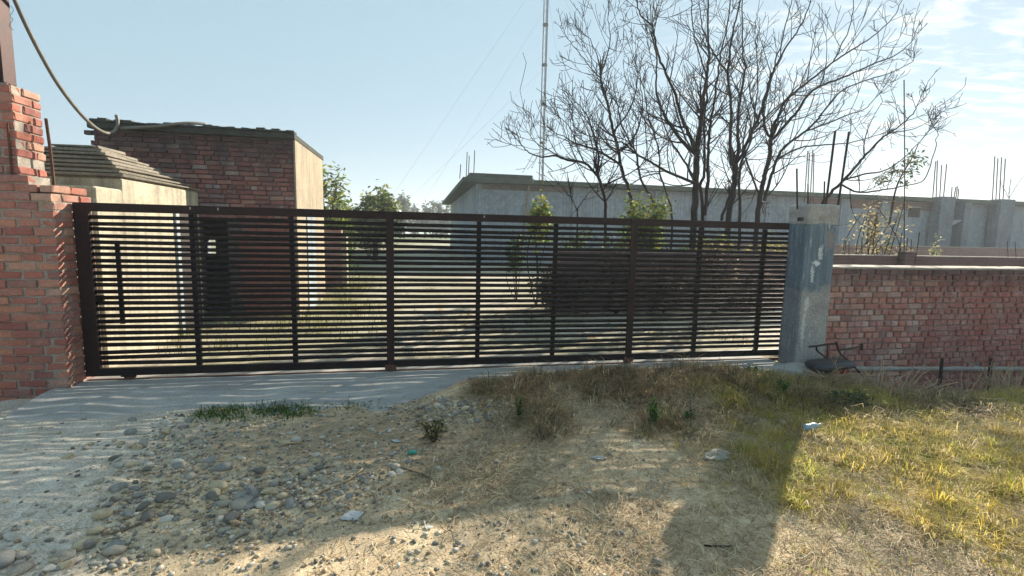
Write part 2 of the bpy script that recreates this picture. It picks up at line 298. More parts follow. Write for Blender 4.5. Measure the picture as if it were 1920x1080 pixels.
def pillar_mat():
    """blue-grey limewash over the upper part of a concrete post, with white drips"""
    mt, nt, B, N, L = new_mat('painted_concrete')
    g = N('ShaderNodeNewGeometry'); P = g.outputs['Position']; sp = N('ShaderNodeSeparateXYZ'); L(P, sp.inputs[0])
    n1 = noise_node(N, L, 5, 6, 0.65, P); n2 = noise_node(N, L, 45, 5, 0.7, P)
    mp = N('ShaderNodeMapping'); mp.inputs['Scale'].default_value = (26, 26, 2.2); L(P, mp.inputs[0]); ns = noise_node(N, L, 1.0, 5, 0.65, mp.outputs[0], 0.6)
    conc = mixc(N, L, ramp(N, L, n1.outputs[0], [(0.38, 0), (0.62, 1)]).outputs[0], (0.33, 0.32, 0.30), (0.47, 0.455, 0.42))
    blue = mixc(N, L, ramp(N, L, ns.outputs[0], [(0.35, 0), (0.65, 1)]).outputs[0], (0.095, 0.15, 0.195), (0.20, 0.275, 0.335))
    h0 = N('ShaderNodeMath'); h0.operation = 'MULTIPLY_ADD'; L(n1.outputs[0], h0.inputs[0]); h0.inputs[1].default_value = 0.55; L(sp.outputs[2], h0.inputs[2]); h = N('ShaderNodeMath'); h.operation = 'MULTIPLY_ADD'; L(ns.outputs[0], h.inputs[0]); h.inputs[1].default_value = 0.12; L(h0.outputs[0], h.inputs[2])
    hm = ramp(N, L, h.outputs[0], [(0.0, 0), (1.0, 1)]); hm.color_ramp.elements[0].position = 0.94; hm.color_ramp.elements[1].position = 1.0
    sc = N('ShaderNodeMath'); sc.operation = 'MULTIPLY'; L(h.outputs[0], sc.inputs[0]); sc.inputs[1].default_value = 0.76
    L(sc.outputs[0], hm.inputs[0])
    # the narrow inner side (towards the gate) mixes in the blue-grey right down to the foot
    sn = N('ShaderNodeSeparateXYZ'); L(g.outputs['Normal'], sn.inputs[0])
    side = N('ShaderNodeMath'); side.operation = 'LESS_THAN'; L(sn.outputs[0], side.inputs[0]); side.inputs[1].default_value = -0.6
    side2 = N('ShaderNodeMath'); side2.operation = 'MULTIPLY'; L(side.outputs[0], side2.inputs[0]); side2.inputs[1].default_value = 0.55
    fac = N('ShaderNodeMath'); fac.operation = 'MAXIMUM'; L(hm.outputs[0], fac.inputs[0]); L(side2.outputs[0], fac.inputs[1])
    c = mixc(N, L, fac.outputs[0], conc, blue)
    # white lime drips
    wd = N('ShaderNodeMapping'); wd.inputs['Scale'].default_value = (30, 30, 5.0); wd.inputs['Location'].default_value = (3.1, 0, 0.7); L(P, wd.inputs[0])
    nw = noise_node(N, L, 1.0, 3, 0.55, wd.outputs[0]); rw = ramp(N, L, nw.outputs[0], [(0.63, 0), (0.69, 0.85)])
    c = mixc(N, L, rw.outputs[0], c, (0.60, 0.62, 0.62))
    c = mixc(N, L, ramp(N, L, n2.outputs[0], [(0.42, 0.5), (0.6, 0)]).outputs[0], c, (0.12, 0.12, 0.115))
    # scraped patch of bare brown render at the upper right, and a splash of white lime
    def blob(cx, cz, rx, rz, col, amt, c):
        sx = N('ShaderNodeMath'); sx.operation = 'SUBTRACT'; L(sp.outputs[0], sx.inputs[0]); sx.inputs[1].default_value = cx; dx = N('ShaderNodeMath'); dx.operation = 'DIVIDE'; L(sx.outputs[0], dx.inputs[0]); dx.inputs[1].default_value = rx
        sz = N('ShaderNodeMath'); sz.operation = 'SUBTRACT'; L(sp.outputs[2], sz.inputs[0]); sz.inputs[1].default_value = cz; dz = N('ShaderNodeMath'); dz.operation = 'DIVIDE'; L(sz.outputs[0], dz.inputs[0]); dz.inputs[1].default_value = rz
        x2 = N('ShaderNodeMath'); x2.operation = 'POWER'; L(dx.outputs[0], x2.inputs[0]); x2.inputs[1].default_value = 2; z2 = N('ShaderNodeMath'); z2.operation = 'POWER'; L(dz.outputs[0], z2.inputs[0]); z2.inputs[1].default_value = 2
        sm = N('ShaderNodeMath'); sm.operation = 'ADD'; L(x2.outputs[0], sm.inputs[0]); L(z2.outputs[0], sm.inputs[1]); nn = N('ShaderNodeMath'); nn.operation = 'MULTIPLY_ADD'; L(ns.outputs[0], nn.inputs[0]); nn.inputs[1].default_value = 1.6; L(sm.outputs[0], nn.inputs[2])
        n4 = noise_node(N, L, 26, 5, .7, P); n5 = N('ShaderNodeMath'); n5.operation = 'MULTIPLY_ADD'; L(n4.outputs[0], n5.inputs[0]); n5.inputs[1].default_value = 3.2; L(nn.outputs[0], n5.inputs[2])
        mr = N('ShaderNodeMapRange'); mr.inputs[1].default_value = 3.0; mr.inputs[2].default_value = 2.7; mr.inputs[4].default_value = amt; L(n5.outputs[0], mr.inputs[0]); return mixc(N, L, mr.outputs[0], c, col)
    c = blob(4.90, 1.56, .10, .15, (.27, .23, .19), .7, c); c = blob(4.74, 1.27, .07, .045, (.66, .68, .68), .9, c); c = blob(4.70, 1.15, .035, .16, (.6, .62, .63), .8, c); c = blob(4.79, 1.40, .04, .13, (.6, .62, .63), .75, c)
    c = blob(4.64, .45, .035, .40, (.58, .59, .58), .7, c); c = blob(4.66, .78, .05, .12, (.6, .61, .6), .7, c)
    L(c, B.inputs['Base Color']); B.inputs['Roughness'].default_value = 0.9; B.inputs['Specular IOR Level'].default_value = 0.25
    ad = N('ShaderNodeMath'); ad.operation = 'MULTIPLY_ADD'; L(n2.outputs[0], ad.inputs[0]); ad.inputs[1].default_value = 0.5; L(n1.outputs[0], ad.inputs[2])
    bump(N, L, ad.outputs[0], 0.5, 0.012, B)
    return mt
M['painted'] = pillar_mat()
def brick_texture_mat(name, c1, c2, mortar):
    mt, nt, B, N, L = new_mat(name)
    g = N('ShaderNodeNewGeometry'); sp = N('ShaderNodeSeparateXYZ'); L(g.outputs['Position'], sp.inputs[0])
    ad = N('ShaderNodeMath'); ad.operation = 'ADD'; L(sp.outputs[0], ad.inputs[0]); L(sp.outputs[1], ad.inputs[1])
    cb = N('ShaderNodeCombineXYZ'); L(ad.outputs[0], cb.inputs[0]); L(sp.outputs[2], cb.inputs[1])
    b = N('ShaderNodeTexBrick'); L(cb.outputs[0], b.inputs['Vector']); b.inputs['Scale'].default_value = 1.0
    b.inputs['Brick Width'].default_value = 0.235; b.inputs['Row Height'].default_value = 0.078; b.inputs['Mortar Size'].default_value = 0.007
    b.inputs['Color1'].default_value = (*c1, 1); b.inputs['Color2'].default_value = (*c2, 1); b.inputs['Mortar'].default_value = (*mortar, 1)
    n = noise_node(N, L, 5, 5, 0.6, g.outputs['Position'])
    c = mixc(N, L, ramp(N, L, n.outputs[0], [(0.4, 0), (0.7, 0.6)]).outputs[0], b.outputs[0], (0.13, 0.10, 0.095))
    L(c, B.inputs['Base Color']); B.inputs['Roughness'].default_value = 0.95
    bump(N, L, b.outputs['Fac'], -0.6, 0.01, B)
    return mt
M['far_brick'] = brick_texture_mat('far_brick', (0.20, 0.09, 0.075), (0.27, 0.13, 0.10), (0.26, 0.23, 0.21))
M['shaded_brick'] = brick_texture_mat('shaded_brick', (0.10, 0.045, 0.045), (0.14, 0.065, 0.06), (0.12, 0.10, 0.10))  # darker copy of the far brick, inner wall's shade put into the colour

# ------------------------------------------------------------------ ground
PIL_X, PIL_Y = -3.22, 5.09                # inner front corner of the left brick pillar
GATE_Y = 5.334
def gz(x, y, rough=True):
    x = np.asarray(x, float); y = np.asarray(y, float)
    z = -0.075 + 0.0 * x
    z = z + 0.045 * sstep(-1.2, -2.6, x) * sstep(5.4, 3.0, y)                                   # the pale ramp on the left
    edge_y = 4.40 + 0.40 * sstep(-.3, .7, x) + 0.20 * sstep(.7, 2.0, x) - 0.28 * sstep(2.6, 4.2, x)
    heap = sstep(-0.35, 0.55, x) * sstep(4.4, 3.3, x) * sstep(3.7, 4.4, y - 0.06 * (x - 2)) * sstep(edge_y + .32, edge_y - .12, y)
    z = z + 0.135 * heap * (0.75 + 0.5 * fbm(x * 2.1, y * 2.1, 3))
    ditch = sstep(4.7, 5.5, x) * sstep(3.75, 4.75, y) * sstep(5.8, 5.5, y)
    z = z - 0.68 * ditch
    inside = sstep(5.62, 5.9, y); z = z * (1 - inside) + (0.0 - 0.0) * inside
    if rough:
        near = sstep(16, 8, np.hypot(x, y))
        smooth_left = 1 - 0.35 * sstep(-0.9, -1.9, x + 0.25 * (y - 3)) * sstep(6, 5, y)
        z = z + near * smooth_left * (0.05 * (fbm(x * 1.6 + 3, y * 1.6, 4) - 0.5) + 0.022 * (fbm(x * 9, y * 9 + 4, 3) - 0.5))
        z = z + near * 0.016 * sstep(-.9, -1.9, x + 0.25 * (y - 3)) * sstep(5.2, 4.6, y) * (fbm(x * 3.0 + 50, y * 17 + 2.2 * fbm(x * 1.3, y * 1.3, 2), 4) - .5) * 2      # washed ridges across the ramp
    return z
def gp(px, py):
    """ground point that shows at a pixel"""
    d = ray(px, py); return Vector(gp_many(np.array([[px, py]]))[0])
def gp_many(q):
    q = np.asarray(q, float); R, U, Fv = np.array(C_R), np.array(C_U), np.array(C_F)
    d = Fv + R * ((q[:, :1] - 960) / F_PX) - U * ((q[:, 1:] - 540) / F_PX); t = (-.05 - EYE) / d[:, 2]
    for _ in range(14):
        h = gz(d[:, 0] * t, d[:, 1] * t); t = .35 * t + .65 * (h - EYE) / d[:, 2]
    return np.stack([d[:, 0] * t, d[:, 1] * t, EYE + d[:, 2] * t], 1)
def grid_axis(lo, hi, step, far_lo, far_hi, growth=1.25):
    a = list(np.arange(lo, hi + 1e-6, step)); s = step
    while a[-1] < far_hi: s *= growth; a.append(a[-1] + s)
    s = step; b = []
    c = lo
    while c > far_lo: s *= growth; c -= s; b.append(c)
    return np.array(b[::-1] + a)
def build_ground():
    gx = grid_axis(-4.6, 9.2, 0.03, -1400, 1400); gy = grid_axis(1.3, 6.0, 0.03, -60, 1800)
    X, Y = np.meshgrid(gx, gy); Z = gz(X, Y)
    far = sstep(60, 400, np.hypot(X, Y)); Z = Z - 0.8 * far
    V = np.stack([X, Y, Z], -1).reshape(-1, 3); nx, ny = len(gx), len(gy)
    i = np.arange((ny - 1) * nx).reshape(ny - 1, nx)[:, :-1].ravel()
    Fc = np.stack([i, i + 1, i + nx + 1, i + nx], 1)
    x, y = V[:, 0], V[:, 1]
    n = fbm(x * 0.9 + 9, y * 0.9, 5); n2 = fbm(x * 3.2, y * 3.2 + 31, 4)
    sand = np.array([0.58, 0.455, 0.295]); soil = np.array([0.41, 0.305, 0.195]); pale = np.array([0.54, 0.49, 0.41]); olive = np.array([0.30, 0.24, 0.12]); dust = np.array([0.44, 0.39, 0.315])
    mixv = lambda a, b, t: a * (1 - t[:, None]) + b * t[:, None]
    c = mixv(np.tile(sand, (len(x), 1)), np.tile(soil, (len(x), 1)), sstep(0.42, 0.62, n2) * 0.55)
    mid = np.exp(-(((x + 0.35) / 1.0) ** 2 + ((y - 3.75) / 0.45) ** 2)); c = mixv(c, soil * 0.85, np.clip(mid * 1.2, 0, 0.9))
    lf = sstep(-1.25, -2.0, x + 0.28 * (y - 3.2) + 0.9 * (n - 0.5)); c = mixv(c, pale, lf * (y < 5.8) * 0.95)
    heap = sstep(0.0, 1.0, x) * sstep(3.6, 4.3, y) * (y < 5.6); c = mixv(c, soil * 0.64, heap * 0.92)
    gr = sstep(1.9, 3.0, x - .55 * np.clip(y - 2.7, 0, 1.6) + 1.2 * (n - 0.5)) * sstep(2.2, 3.0, y + 0.8 * (n2 - .5)) * (y < 5.6); c = mixv(c, olive, gr * 0.8)
    ins = sstep(5.5, 6.0, y); c = mixv(c, dust, ins)
    green = ins * sstep(-0.4, -1.6, x + 0.8 * (n2 - 0.5)) * sstep(6.4, 7.5, y); c = mixv(c, np.array([0.20, 0.19, 0.09]), green * 0.6)
    c = mixv(c, np.array([0.22, 0.21, 0.10]), ins * sstep(0.42, 0.6, n) * 0.55)
    c = mixv(c, np.array([0.17, 0.19, 0.09]), sstep(45, 90, np.hypot(x, y)))
    o = mesh_np('ground', V, [Fc], M['ground'], None, np.clip(c, 0.01, 1), True)
    tag(o, 'dry sandy earth with worn tracks in front of and behind the gate', 'ground', kind='structure')
build_ground()

def build_apron():
    # concrete strip under the gate: thin slab with an uneven broken front edge
    xs = np.arange(-3.35, 4.46, 0.06); front = 4.42 + 0.10 * (fbm(xs * 1.3 + 2, xs * 0 + 3, 4) - 0.5) * 2 - 0.20 * sstep(-1.9, -3.0, xs) + 0.04 * np.sin(xs * 7)
    rows = []
    ts = np.linspace(0, 1, 22)
    top = lambda t, k: 0.012 - 0.095 * sstep(0.50, 0.0, t) ** 1.0 + 0.012 * (fbm(xs[k] * 2.5, t * 4, 3) - 0.5)
    V = []; nx = len(xs)
    for t in ts:
        for k in range(nx):
            V.append((xs[k], front[k] + (5.78 - front[k]) * t, float(top(np.array(t), k))))
    for t in (0, 1):
        for k in range(nx): V.append((xs[k], front[k] + (5.78 - front[k]) * t, -0.25))
    nt_ = len(ts); Fq = []
    for r in range(nt_ - 1):
        for k in range(nx - 1): a = r * nx + k; Fq.append((a, a + 1, a + nx + 1, a + nx))
    b = nt_ * nx
    for k in range(nx - 1): Fq.append((b + k, b + k + 1, k + 1, k)); e = (nt_ - 1) * nx; Fq.append((e + k, e + k + 1, b + nx + k + 1, b + nx + k))
    for e in (0, nx - 1):
        for r in range(nt_ - 1): pass
    mt, nt, B, N, L = new_mat('apron_concrete')
    g = N('ShaderNodeNewGeometry'); P = g.outputs['Position']
    mp = N('ShaderNodeMapping'); mp.inputs['Scale'].default_value = (1.2, 7, 7); L(P, mp.inputs[0])
    n0 = noise_node(N, L, 1.6, 6, 0.6, mp.outputs[0], 0.3); n1 = noise_node(N, L, 5, 6, 0.65, P); n2 = noise_node(N, L, 90, 4, 0.7, P)
    c = mixc(N, L, ramp(N, L, n0.outputs[0], [(0.36, 0), (0.64, 1)]).outputs[0], (0.30, 0.295, 0.28), (0.44, 0.43, 0.40))
    c = mixc(N, L, ramp(N, L, n1.outputs[0], [(0.5, 0), (0.7, 0.5)]).outputs[0], c, (0.36, 0.31, 0.24))
    c = mixc(N, L, 0.5, c, ramp(N, L, n2.outputs[0], [(0.3, 0.2), (0.7, 0.8)]).outputs[0], 'OVERLAY')
    L(c, B.inputs['Base Color']); B.inputs['Roughness'].default_value = 0.92
    ad = N('ShaderNodeMath'); ad.operation = 'MULTIPLY_ADD'; L(n2.outputs[0], ad.inputs[0]); ad.inputs[1].default_value = 0.3; L(n0.outputs[0], ad.inputs[2])
    bump(N, L, ad.outputs[0], 0.5, 0.012, B)
    o = mesh_np('concrete_apron', V, [np.array(Fq)], mt, None, None, True)
    tag(o, 'worn grey concrete strip running under the long slatted gate', 'concrete apron', kind='structure')
    # rounded cement fillet at the foot of the right-hand post
    bm = MB(); pts = []
    V = []; Fq = []; n = 14; mrow = 7
    for r in range(mrow + 1):
        t = r / mrow
        for k in range(n + 1):
            a = math.pi * (0.98 + 1.04 * k / n)
            rr = 1 - t; V.append((4.58 + 0.46 * rr * math.cos(a), 5.02 + 0.52 * rr * math.sin(a) * (1 if True else 0), -0.12 + 0.165 * (1 - (1 - t) ** 2.2) + 0.008 * random.uniform(-1, 1)))
    for r in range(mrow):
        for k in range(n): a = r * (n + 1) + k; Fq.append((a, a + 1, a + n + 2, a + n + 1))
    f = mesh_np('cement_fillet', V, [np.array(Fq)], mt, None, None, True)
    tag(f, 'rounded grey cement mound at the foot of the concrete gate post', 'cement mound', kind='structure')
build_apron()

# ------------------------------------------------------------------ bricks
def brick_variants(name, L_, D_, H_, mat, n=5):
    out = []
    for k in range(n):
        bm = bmesh.new(); bmesh.ops.create_cube(bm, size=1)
        for v in bm.verts: v.co = Vector((v.co.x * L_, v.co.y * D_, v.co.z * H_))
        bmesh.ops.bevel(bm, geom=bm.edges[:], offset=0.0085, segments=1, affect='EDGES')
        for v in bm.verts: v.co += Vector((random.uniform(-1, 1) * 0.007, random.uniform(-1, 1) * 0.004, random.uniform(-1, 1) * 0.0045))
        me = bpy.data.meshes.new(name); bm.to_mesh(me); bm.free(); me.materials.append(mat); out.append(me)
    return out
BL, BD, BH, CO = 0.224, 0.106, 0.067, 0.078
BRICKS = {}
def brick_set(key):
    if key not in BRICKS:
        BRICKS[key] = (brick_variants('brick', BL, BD, BH, M[key]), brick_variants('half_brick', BD, BL, BH, M[key], 4))
    return BRICKS[key]
def lay_bricks(parent, items, key, limit=300):
    """items: (centre, rot_z, half?, scale) ; the nearest `limit` become objects, the rest one joined part"""
    st, hf = brick_set(key)
    items = sorted(items, key=lambda q: (Vector(q[0]) - EYEV).length)
    p0 = parent.location
    for (c, rz, half, sc) in items[:limit]:
        o = bpy.data.objects.new('brick', random.choice(hf if half else st)); COL.objects.link(o); o.parent = parent
        o.location = Vector(c) - p0; o.rotation_euler = (random.gauss(0, .006), random.gauss(0, .012), rz + random.gauss(0, .008)); o.scale = sc
    rest = items[limit:]
    if rest:
        V = []; Fs = []; off = 0
        for (c, rz, half, sc) in rest:
            me = random.choice(hf if half else st); mt = Matrix.LocRotScale(Vector(c), Matrix.Rotation(rz, 3, 'Z'), Vector(sc))
            V += [tuple(mt @ v.co) for v in me.vertices]; Fs += [tuple(i + off for i in p.vertices) for p in me.polygons]; off += len(me.vertices)
        me = bpy.data.meshes.new('remaining_bricks'); me.from_pydata(V, [], Fs); me.update(); me.materials.append(M[key])
        o = link('remaining_bricks', me, parent); o['kind'] = 'stuff'
def course_x(x0, x1, yf, zc, par, header=False, skip=None, proud=0.006, jut=0.0):
    """one course along X on a face at y=yf looking to -Y"""
    out = []; step = (BD if header else BL) + 0.011
    x = x0 - (0 if not par else step / 2)
    while x < x1 - 0.02:
        a = max(x, x0); b = min(x + step - 0.011 + random.uniform(-.008, .006), x1); w = b - a
        if w > 0.03:
            pr = proud + random.uniform(-0.008, 0.008); nom = BD if header else BL; dep = BL if header else BD
            c = ((a + b) / 2, yf - pr + dep / 2, zc + random.uniform(-.002, .002))
            if not skip or not skip(c): out.append((c, 0, header, (w / nom * random.uniform(.97, 1.0), 1, random.uniform(.95, 1.02))))
        x += step
    return out
def course_y(y0, y1, xf, zc, par, header=False, skip=None, proud=0.006):
    """one course along Y on a face at x=xf looking to +X"""
    out = []; step = (BD if header else BL) + 0.011
    y = y0 - (0 if not par else step / 2)
    while y < y1 - 0.02:
        a = max(y, y0); b = min(y + step - 0.011, y1); w = b - a
        if w > 0.03:
            pr = proud + random.uniform(-0.004, 0.004); nom = BD if header else BL; dep = BL if header else BD
            c = (xf + pr - dep / 2, (a + b) / 2, zc + random.uniform(-.002, .002))
            if not skip or not skip(c): out.append((c, math.pi / 2, header, (w / nom * random.uniform(.97, 1.0), 1, random.uniform(.95, 1.02))))
        y += step
    return out
def pier_bricks(xl, xr, yf, yb, z0, n, skip=None):
    it = []
    for k in range(n):
        zc = z0 + CO * (k + 0.5); A = k % 2 == 0
        if A: it += course_x(xl, xr, yf, zc, False, skip=skip) ; it += course_y(yf + BD + 0.011, yb, xr, zc, False, skip=skip)
        else: it += course_x(xl, xr - BD - 0.011, yf, zc, True, skip=skip); it += course_y(yf, yb, xr, zc, False, skip=skip)
    return it

def build_left_pillar():
    t = empty('brick_pillar', (-3.6, 5.3, -0.1), 'weathered red brick gate pillar at the left end of the slatted gate', 'brick pillar')
    z0 = -0.13; n = 27; ztop = z0 + n * CO
    top = lambda c: (c[2] > ztop - CO and (c[0] > -3.42 or c[1] > 5.30)) or (c[2] > ztop - 2 * CO and c[1] > 5.45)
    MB().box(-6.2, PIL_X - 0.007, PIL_Y + 0.007, 5.62, z0 - .2, ztop - 2 * CO - 0.004).box(-6.2, -3.40, PIL_Y + 0.010, 5.36, ztop - 2 * CO - .004, ztop - 0.008).build('core', M['mortar'], t)
    lay_bricks(t, pier_bricks(-6.2, PIL_X, PIL_Y, 5.60, z0, n, top), 'brick')
    # dried mortar left on top, and iron bars sticking up out of it
    V = []; Fq = []; nx, ny = 70, 12
    for j in range(ny):
        for i in range(nx):
            x = -6.1 + 2.86 * i / (nx - 1); y = 5.11 + 0.47 * j / (ny - 1)
            zz = ztop - 2 * CO + 0.004 + (CO + 0.0) * (1 if (x < -3.41 and y < 5.35) else 0) + 0.03 * fbm(np.array(x * 14.), np.array(y * 14.), 3)
            V.append((x, y, float(zz)))
    for j in range(ny - 1):
        for i in range(nx - 1): a = j * nx + i; Fq.append((a, a + 1, a + nx + 1, a + nx))
    mesh_np('mortar_top', V, [np.array(Fq)], M['mortar'], t, None, True)
    a = at(100, 334, 5.42); b = at(86, 222, 5.40); MB().tube([a + Vector((0, 0, -.1)), a, (a + b) / 2 + Vector((.004, 0, 0)), b], 0.0125, 6).build('iron_bar', M['rust'], t)
    a = at(22, 325, 5.14); b = at(14, 230, 5.13); MB().tube([a + Vector((0, 0, -.1)), a, b], 0.0085, 6).build('iron_bar', M['rust'], t)
    # broken brick lumps lying on top
    o = link('loose_brick', random.choice(brick_set('brick')[0]), t); o.location = Vector((-3.36, 5.47, ztop - 2 * CO + .052)) - t.location; o.scale = (.6, .8, .7); o.rotation_euler = (.05, .1, .6)
    # upper column behind
    u = empty('brick_column', (-3.75, 5.3, 1.9), 'narrow sunlit brick column rising above the left gate pillar', 'brick column')
    z0 = 1.90; n = 11
    MB().box(-4.4, -3.508, PIL_Y + 0.07, 5.475, 1.80, z0 + n * CO - 0.006).build('core', M['mortar'], u)
    broken = lambda c: c[2] < 2.10 and c[1] > 5.30 and random.random() < .6
    lay_bricks(u, pier_bricks(-4.2, -3.5, PIL_Y + 0.06, 5.48, z0, n, broken), 'brick')
    MB().box(-4.3, -3.56, PIL_Y + .10, 5.40, z0 + n * CO - .004, z0 + n * CO + 0.016, 0.006).build('mortar_cap', M['mortar'], u)
    # steel stanchion on the column
    zb = z0 + n * CO + 0.014; xr = at(19, 150, 5.22).x; 
    s = empty('steel_post', (xr - .1, 5.22, zb), 'dark maroon steel post standing on the brick column', 'steel post')
    MB().box(xr - .012, xr, 5.15, 5.29, zb, 4.6).box(xr - .18, xr - .168, 5.15, 5.29, zb, 4.6).build('flange', M['pole'], s)
    MB().box(xr - .169, xr - .011, 5.212, 5.222, zb, 4.6).build('web', M['dark_iron'], s)
    for q in range(2):
        p = at(18, 10 + 22 * q, 5.2); pts = [p + Vector((0.003 * k + 0.02 * math.sin(k * .9 + q), 0.0, -0.018 * k)) for k in range(7)]
        MB().tube(pts, 0.0022, 4).build('loose_wire', M['dark_iron'], s)
build_left_pillar()

# ------------------------------------------------------------------ sliding gate
def build_gate():
    XL, XR = -3.205, 4.93; zb, zt = 0.055, 1.755
    g = empty('sliding_gate', (XL, GATE_Y, 0), 'long dark brown steel sliding gate with horizontal slats', 'gate')
    d = 0.025
    MB().box(XL, XR, GATE_Y - d, GATE_Y + d, zt - 0.082, zt).build('top_rail', M['gate_rust'], g, bevel=0.004)
    MB().box(XL, XR, GATE_Y - d, GATE_Y + d, zb, zb + 0.078).build('bottom_rail', M['gate'], g, bevel=0.004)
    o = MB().box(XL, XL + 0.125, GATE_Y - d - .002, GATE_Y + d + .002, zb + 0.002, zt - 0.002).build('end_stile', M['gate_rust'], g, bevel=0.004)
    n = 25; z0, z1 = zb + 0.078, zt - 0.082; pitch = (z1 - z0) / (n + 0.72)
    for k in range(n):
        z = z0 + pitch * (k + 0.86)
        segs = 10; V = []; Fq = []; hh = 0.0188; dd = 0.008; ph = random.uniform(0, 6)
        x0 = XL + 0.123; x1 = XR - 0.02
        for i in range(segs + 1):
            x = x0 + (x1 - x0) * i / segs; dz = 0.006 * math.sin(x * 1.7 + ph) * random.uniform(.5, 1) + random.gauss(0, 0.001); dy = random.gauss(0, .001)
            if k == 2 and i == 0: dz -= 0.016
            for sy, sz in ((-1, -1), (1, -1), (1, 1), (-1, 1)): V.append((x, GATE_Y + sy * dd + dy, z + dz + sz * hh))
        for i in range(segs):
            for q in range(4): r = (q + 1) % 4; Fq.append((i * 4 + q, i * 4 + r, i * 4 + 4 + r, i * 4 + 4 + q))
        Fq.append((3, 2, 1, 0)); e = segs * 4; Fq.append((e, e + 1, e + 2, e + 3))
        mesh_np('slat', V, [np.array(Fq)], M['gate'], g)
    for x in (-2.21, -1.28, 0.67, 1.56, 3.40, 4.29):
        MB().box(x - 0.024, x + 0.024, GATE_Y + 0.0095, GATE_Y + 0.045, zb + 0.079, zt - 0.083).build('upright', M['gate'], g)
    for x in (-0.29, 2.50):
        MB().box(x - 0.040, x + 0.040, GATE_Y - 0.046, GATE_Y - 0.0255, zb + 0.004, zt - 0.006).build('post', M['gate_rust'], g, bevel=0.003)
        w = MB().tube([(x, GATE_Y - 0.030, 0.048), (x, GATE_Y + 0.012, 0.048)], 0.046, 18).build('wheel', M['rust'], g)
        MB().tube([(x, GATE_Y - 0.044, 0.05), (x, GATE_Y - 0.030, 0.05)], 0.014, 8).build('axle', M['dark_iron'], w)
        MB().box(x - 0.062, x + 0.062, GATE_Y - 0.0485, GATE_Y - 0.0465, 0.040, 0.092).build('wheel_bracket', M['rust'], w)
    x = -2.83
    w = MB().tube([(x, GATE_Y - 0.030, 0.048), (x, GATE_Y + 0.012, 0.048)], 0.046, 18).build('wheel', M['rust'], g)
    MB().box(x - .07, x + .07, GATE_Y - .034, GATE_Y - .0305, .045, .10).build('wheel_bracket', M['gate'], w)
    # flat iron pull bar fixed behind the slats
    a = at(223, 455, GATE_Y + .05); b = at(235, 606, GATE_Y + .05)
    MB().box(a.x - .02, a.x + .02, GATE_Y + .014, GATE_Y + .03, b.z, a.z).build('pull_bar', M['gate'], g)
    MB().box(XL + .10, XL + .17, GATE_Y + .027, GATE_Y + .05, .78, .86).build('latch', M['dark_iron'], g)
    for x in (-2.20, -1.95, .72): MB().box(x - .006, x + .006, GATE_Y - .0275, GATE_Y - .0262, zt - .04, zt - .015).build('scuff', M['concrete'], g)
    tr = MB().box(-3.2, 4.9, GATE_Y - .014, GATE_Y + .014, -0.02, 0.022).build('gate_track', M['rust'])
    tag(tr, 'thin rusty steel rail on the concrete beneath the gate', 'rail'); origin_to(tr, (0, GATE_Y, 0))
build_gate()

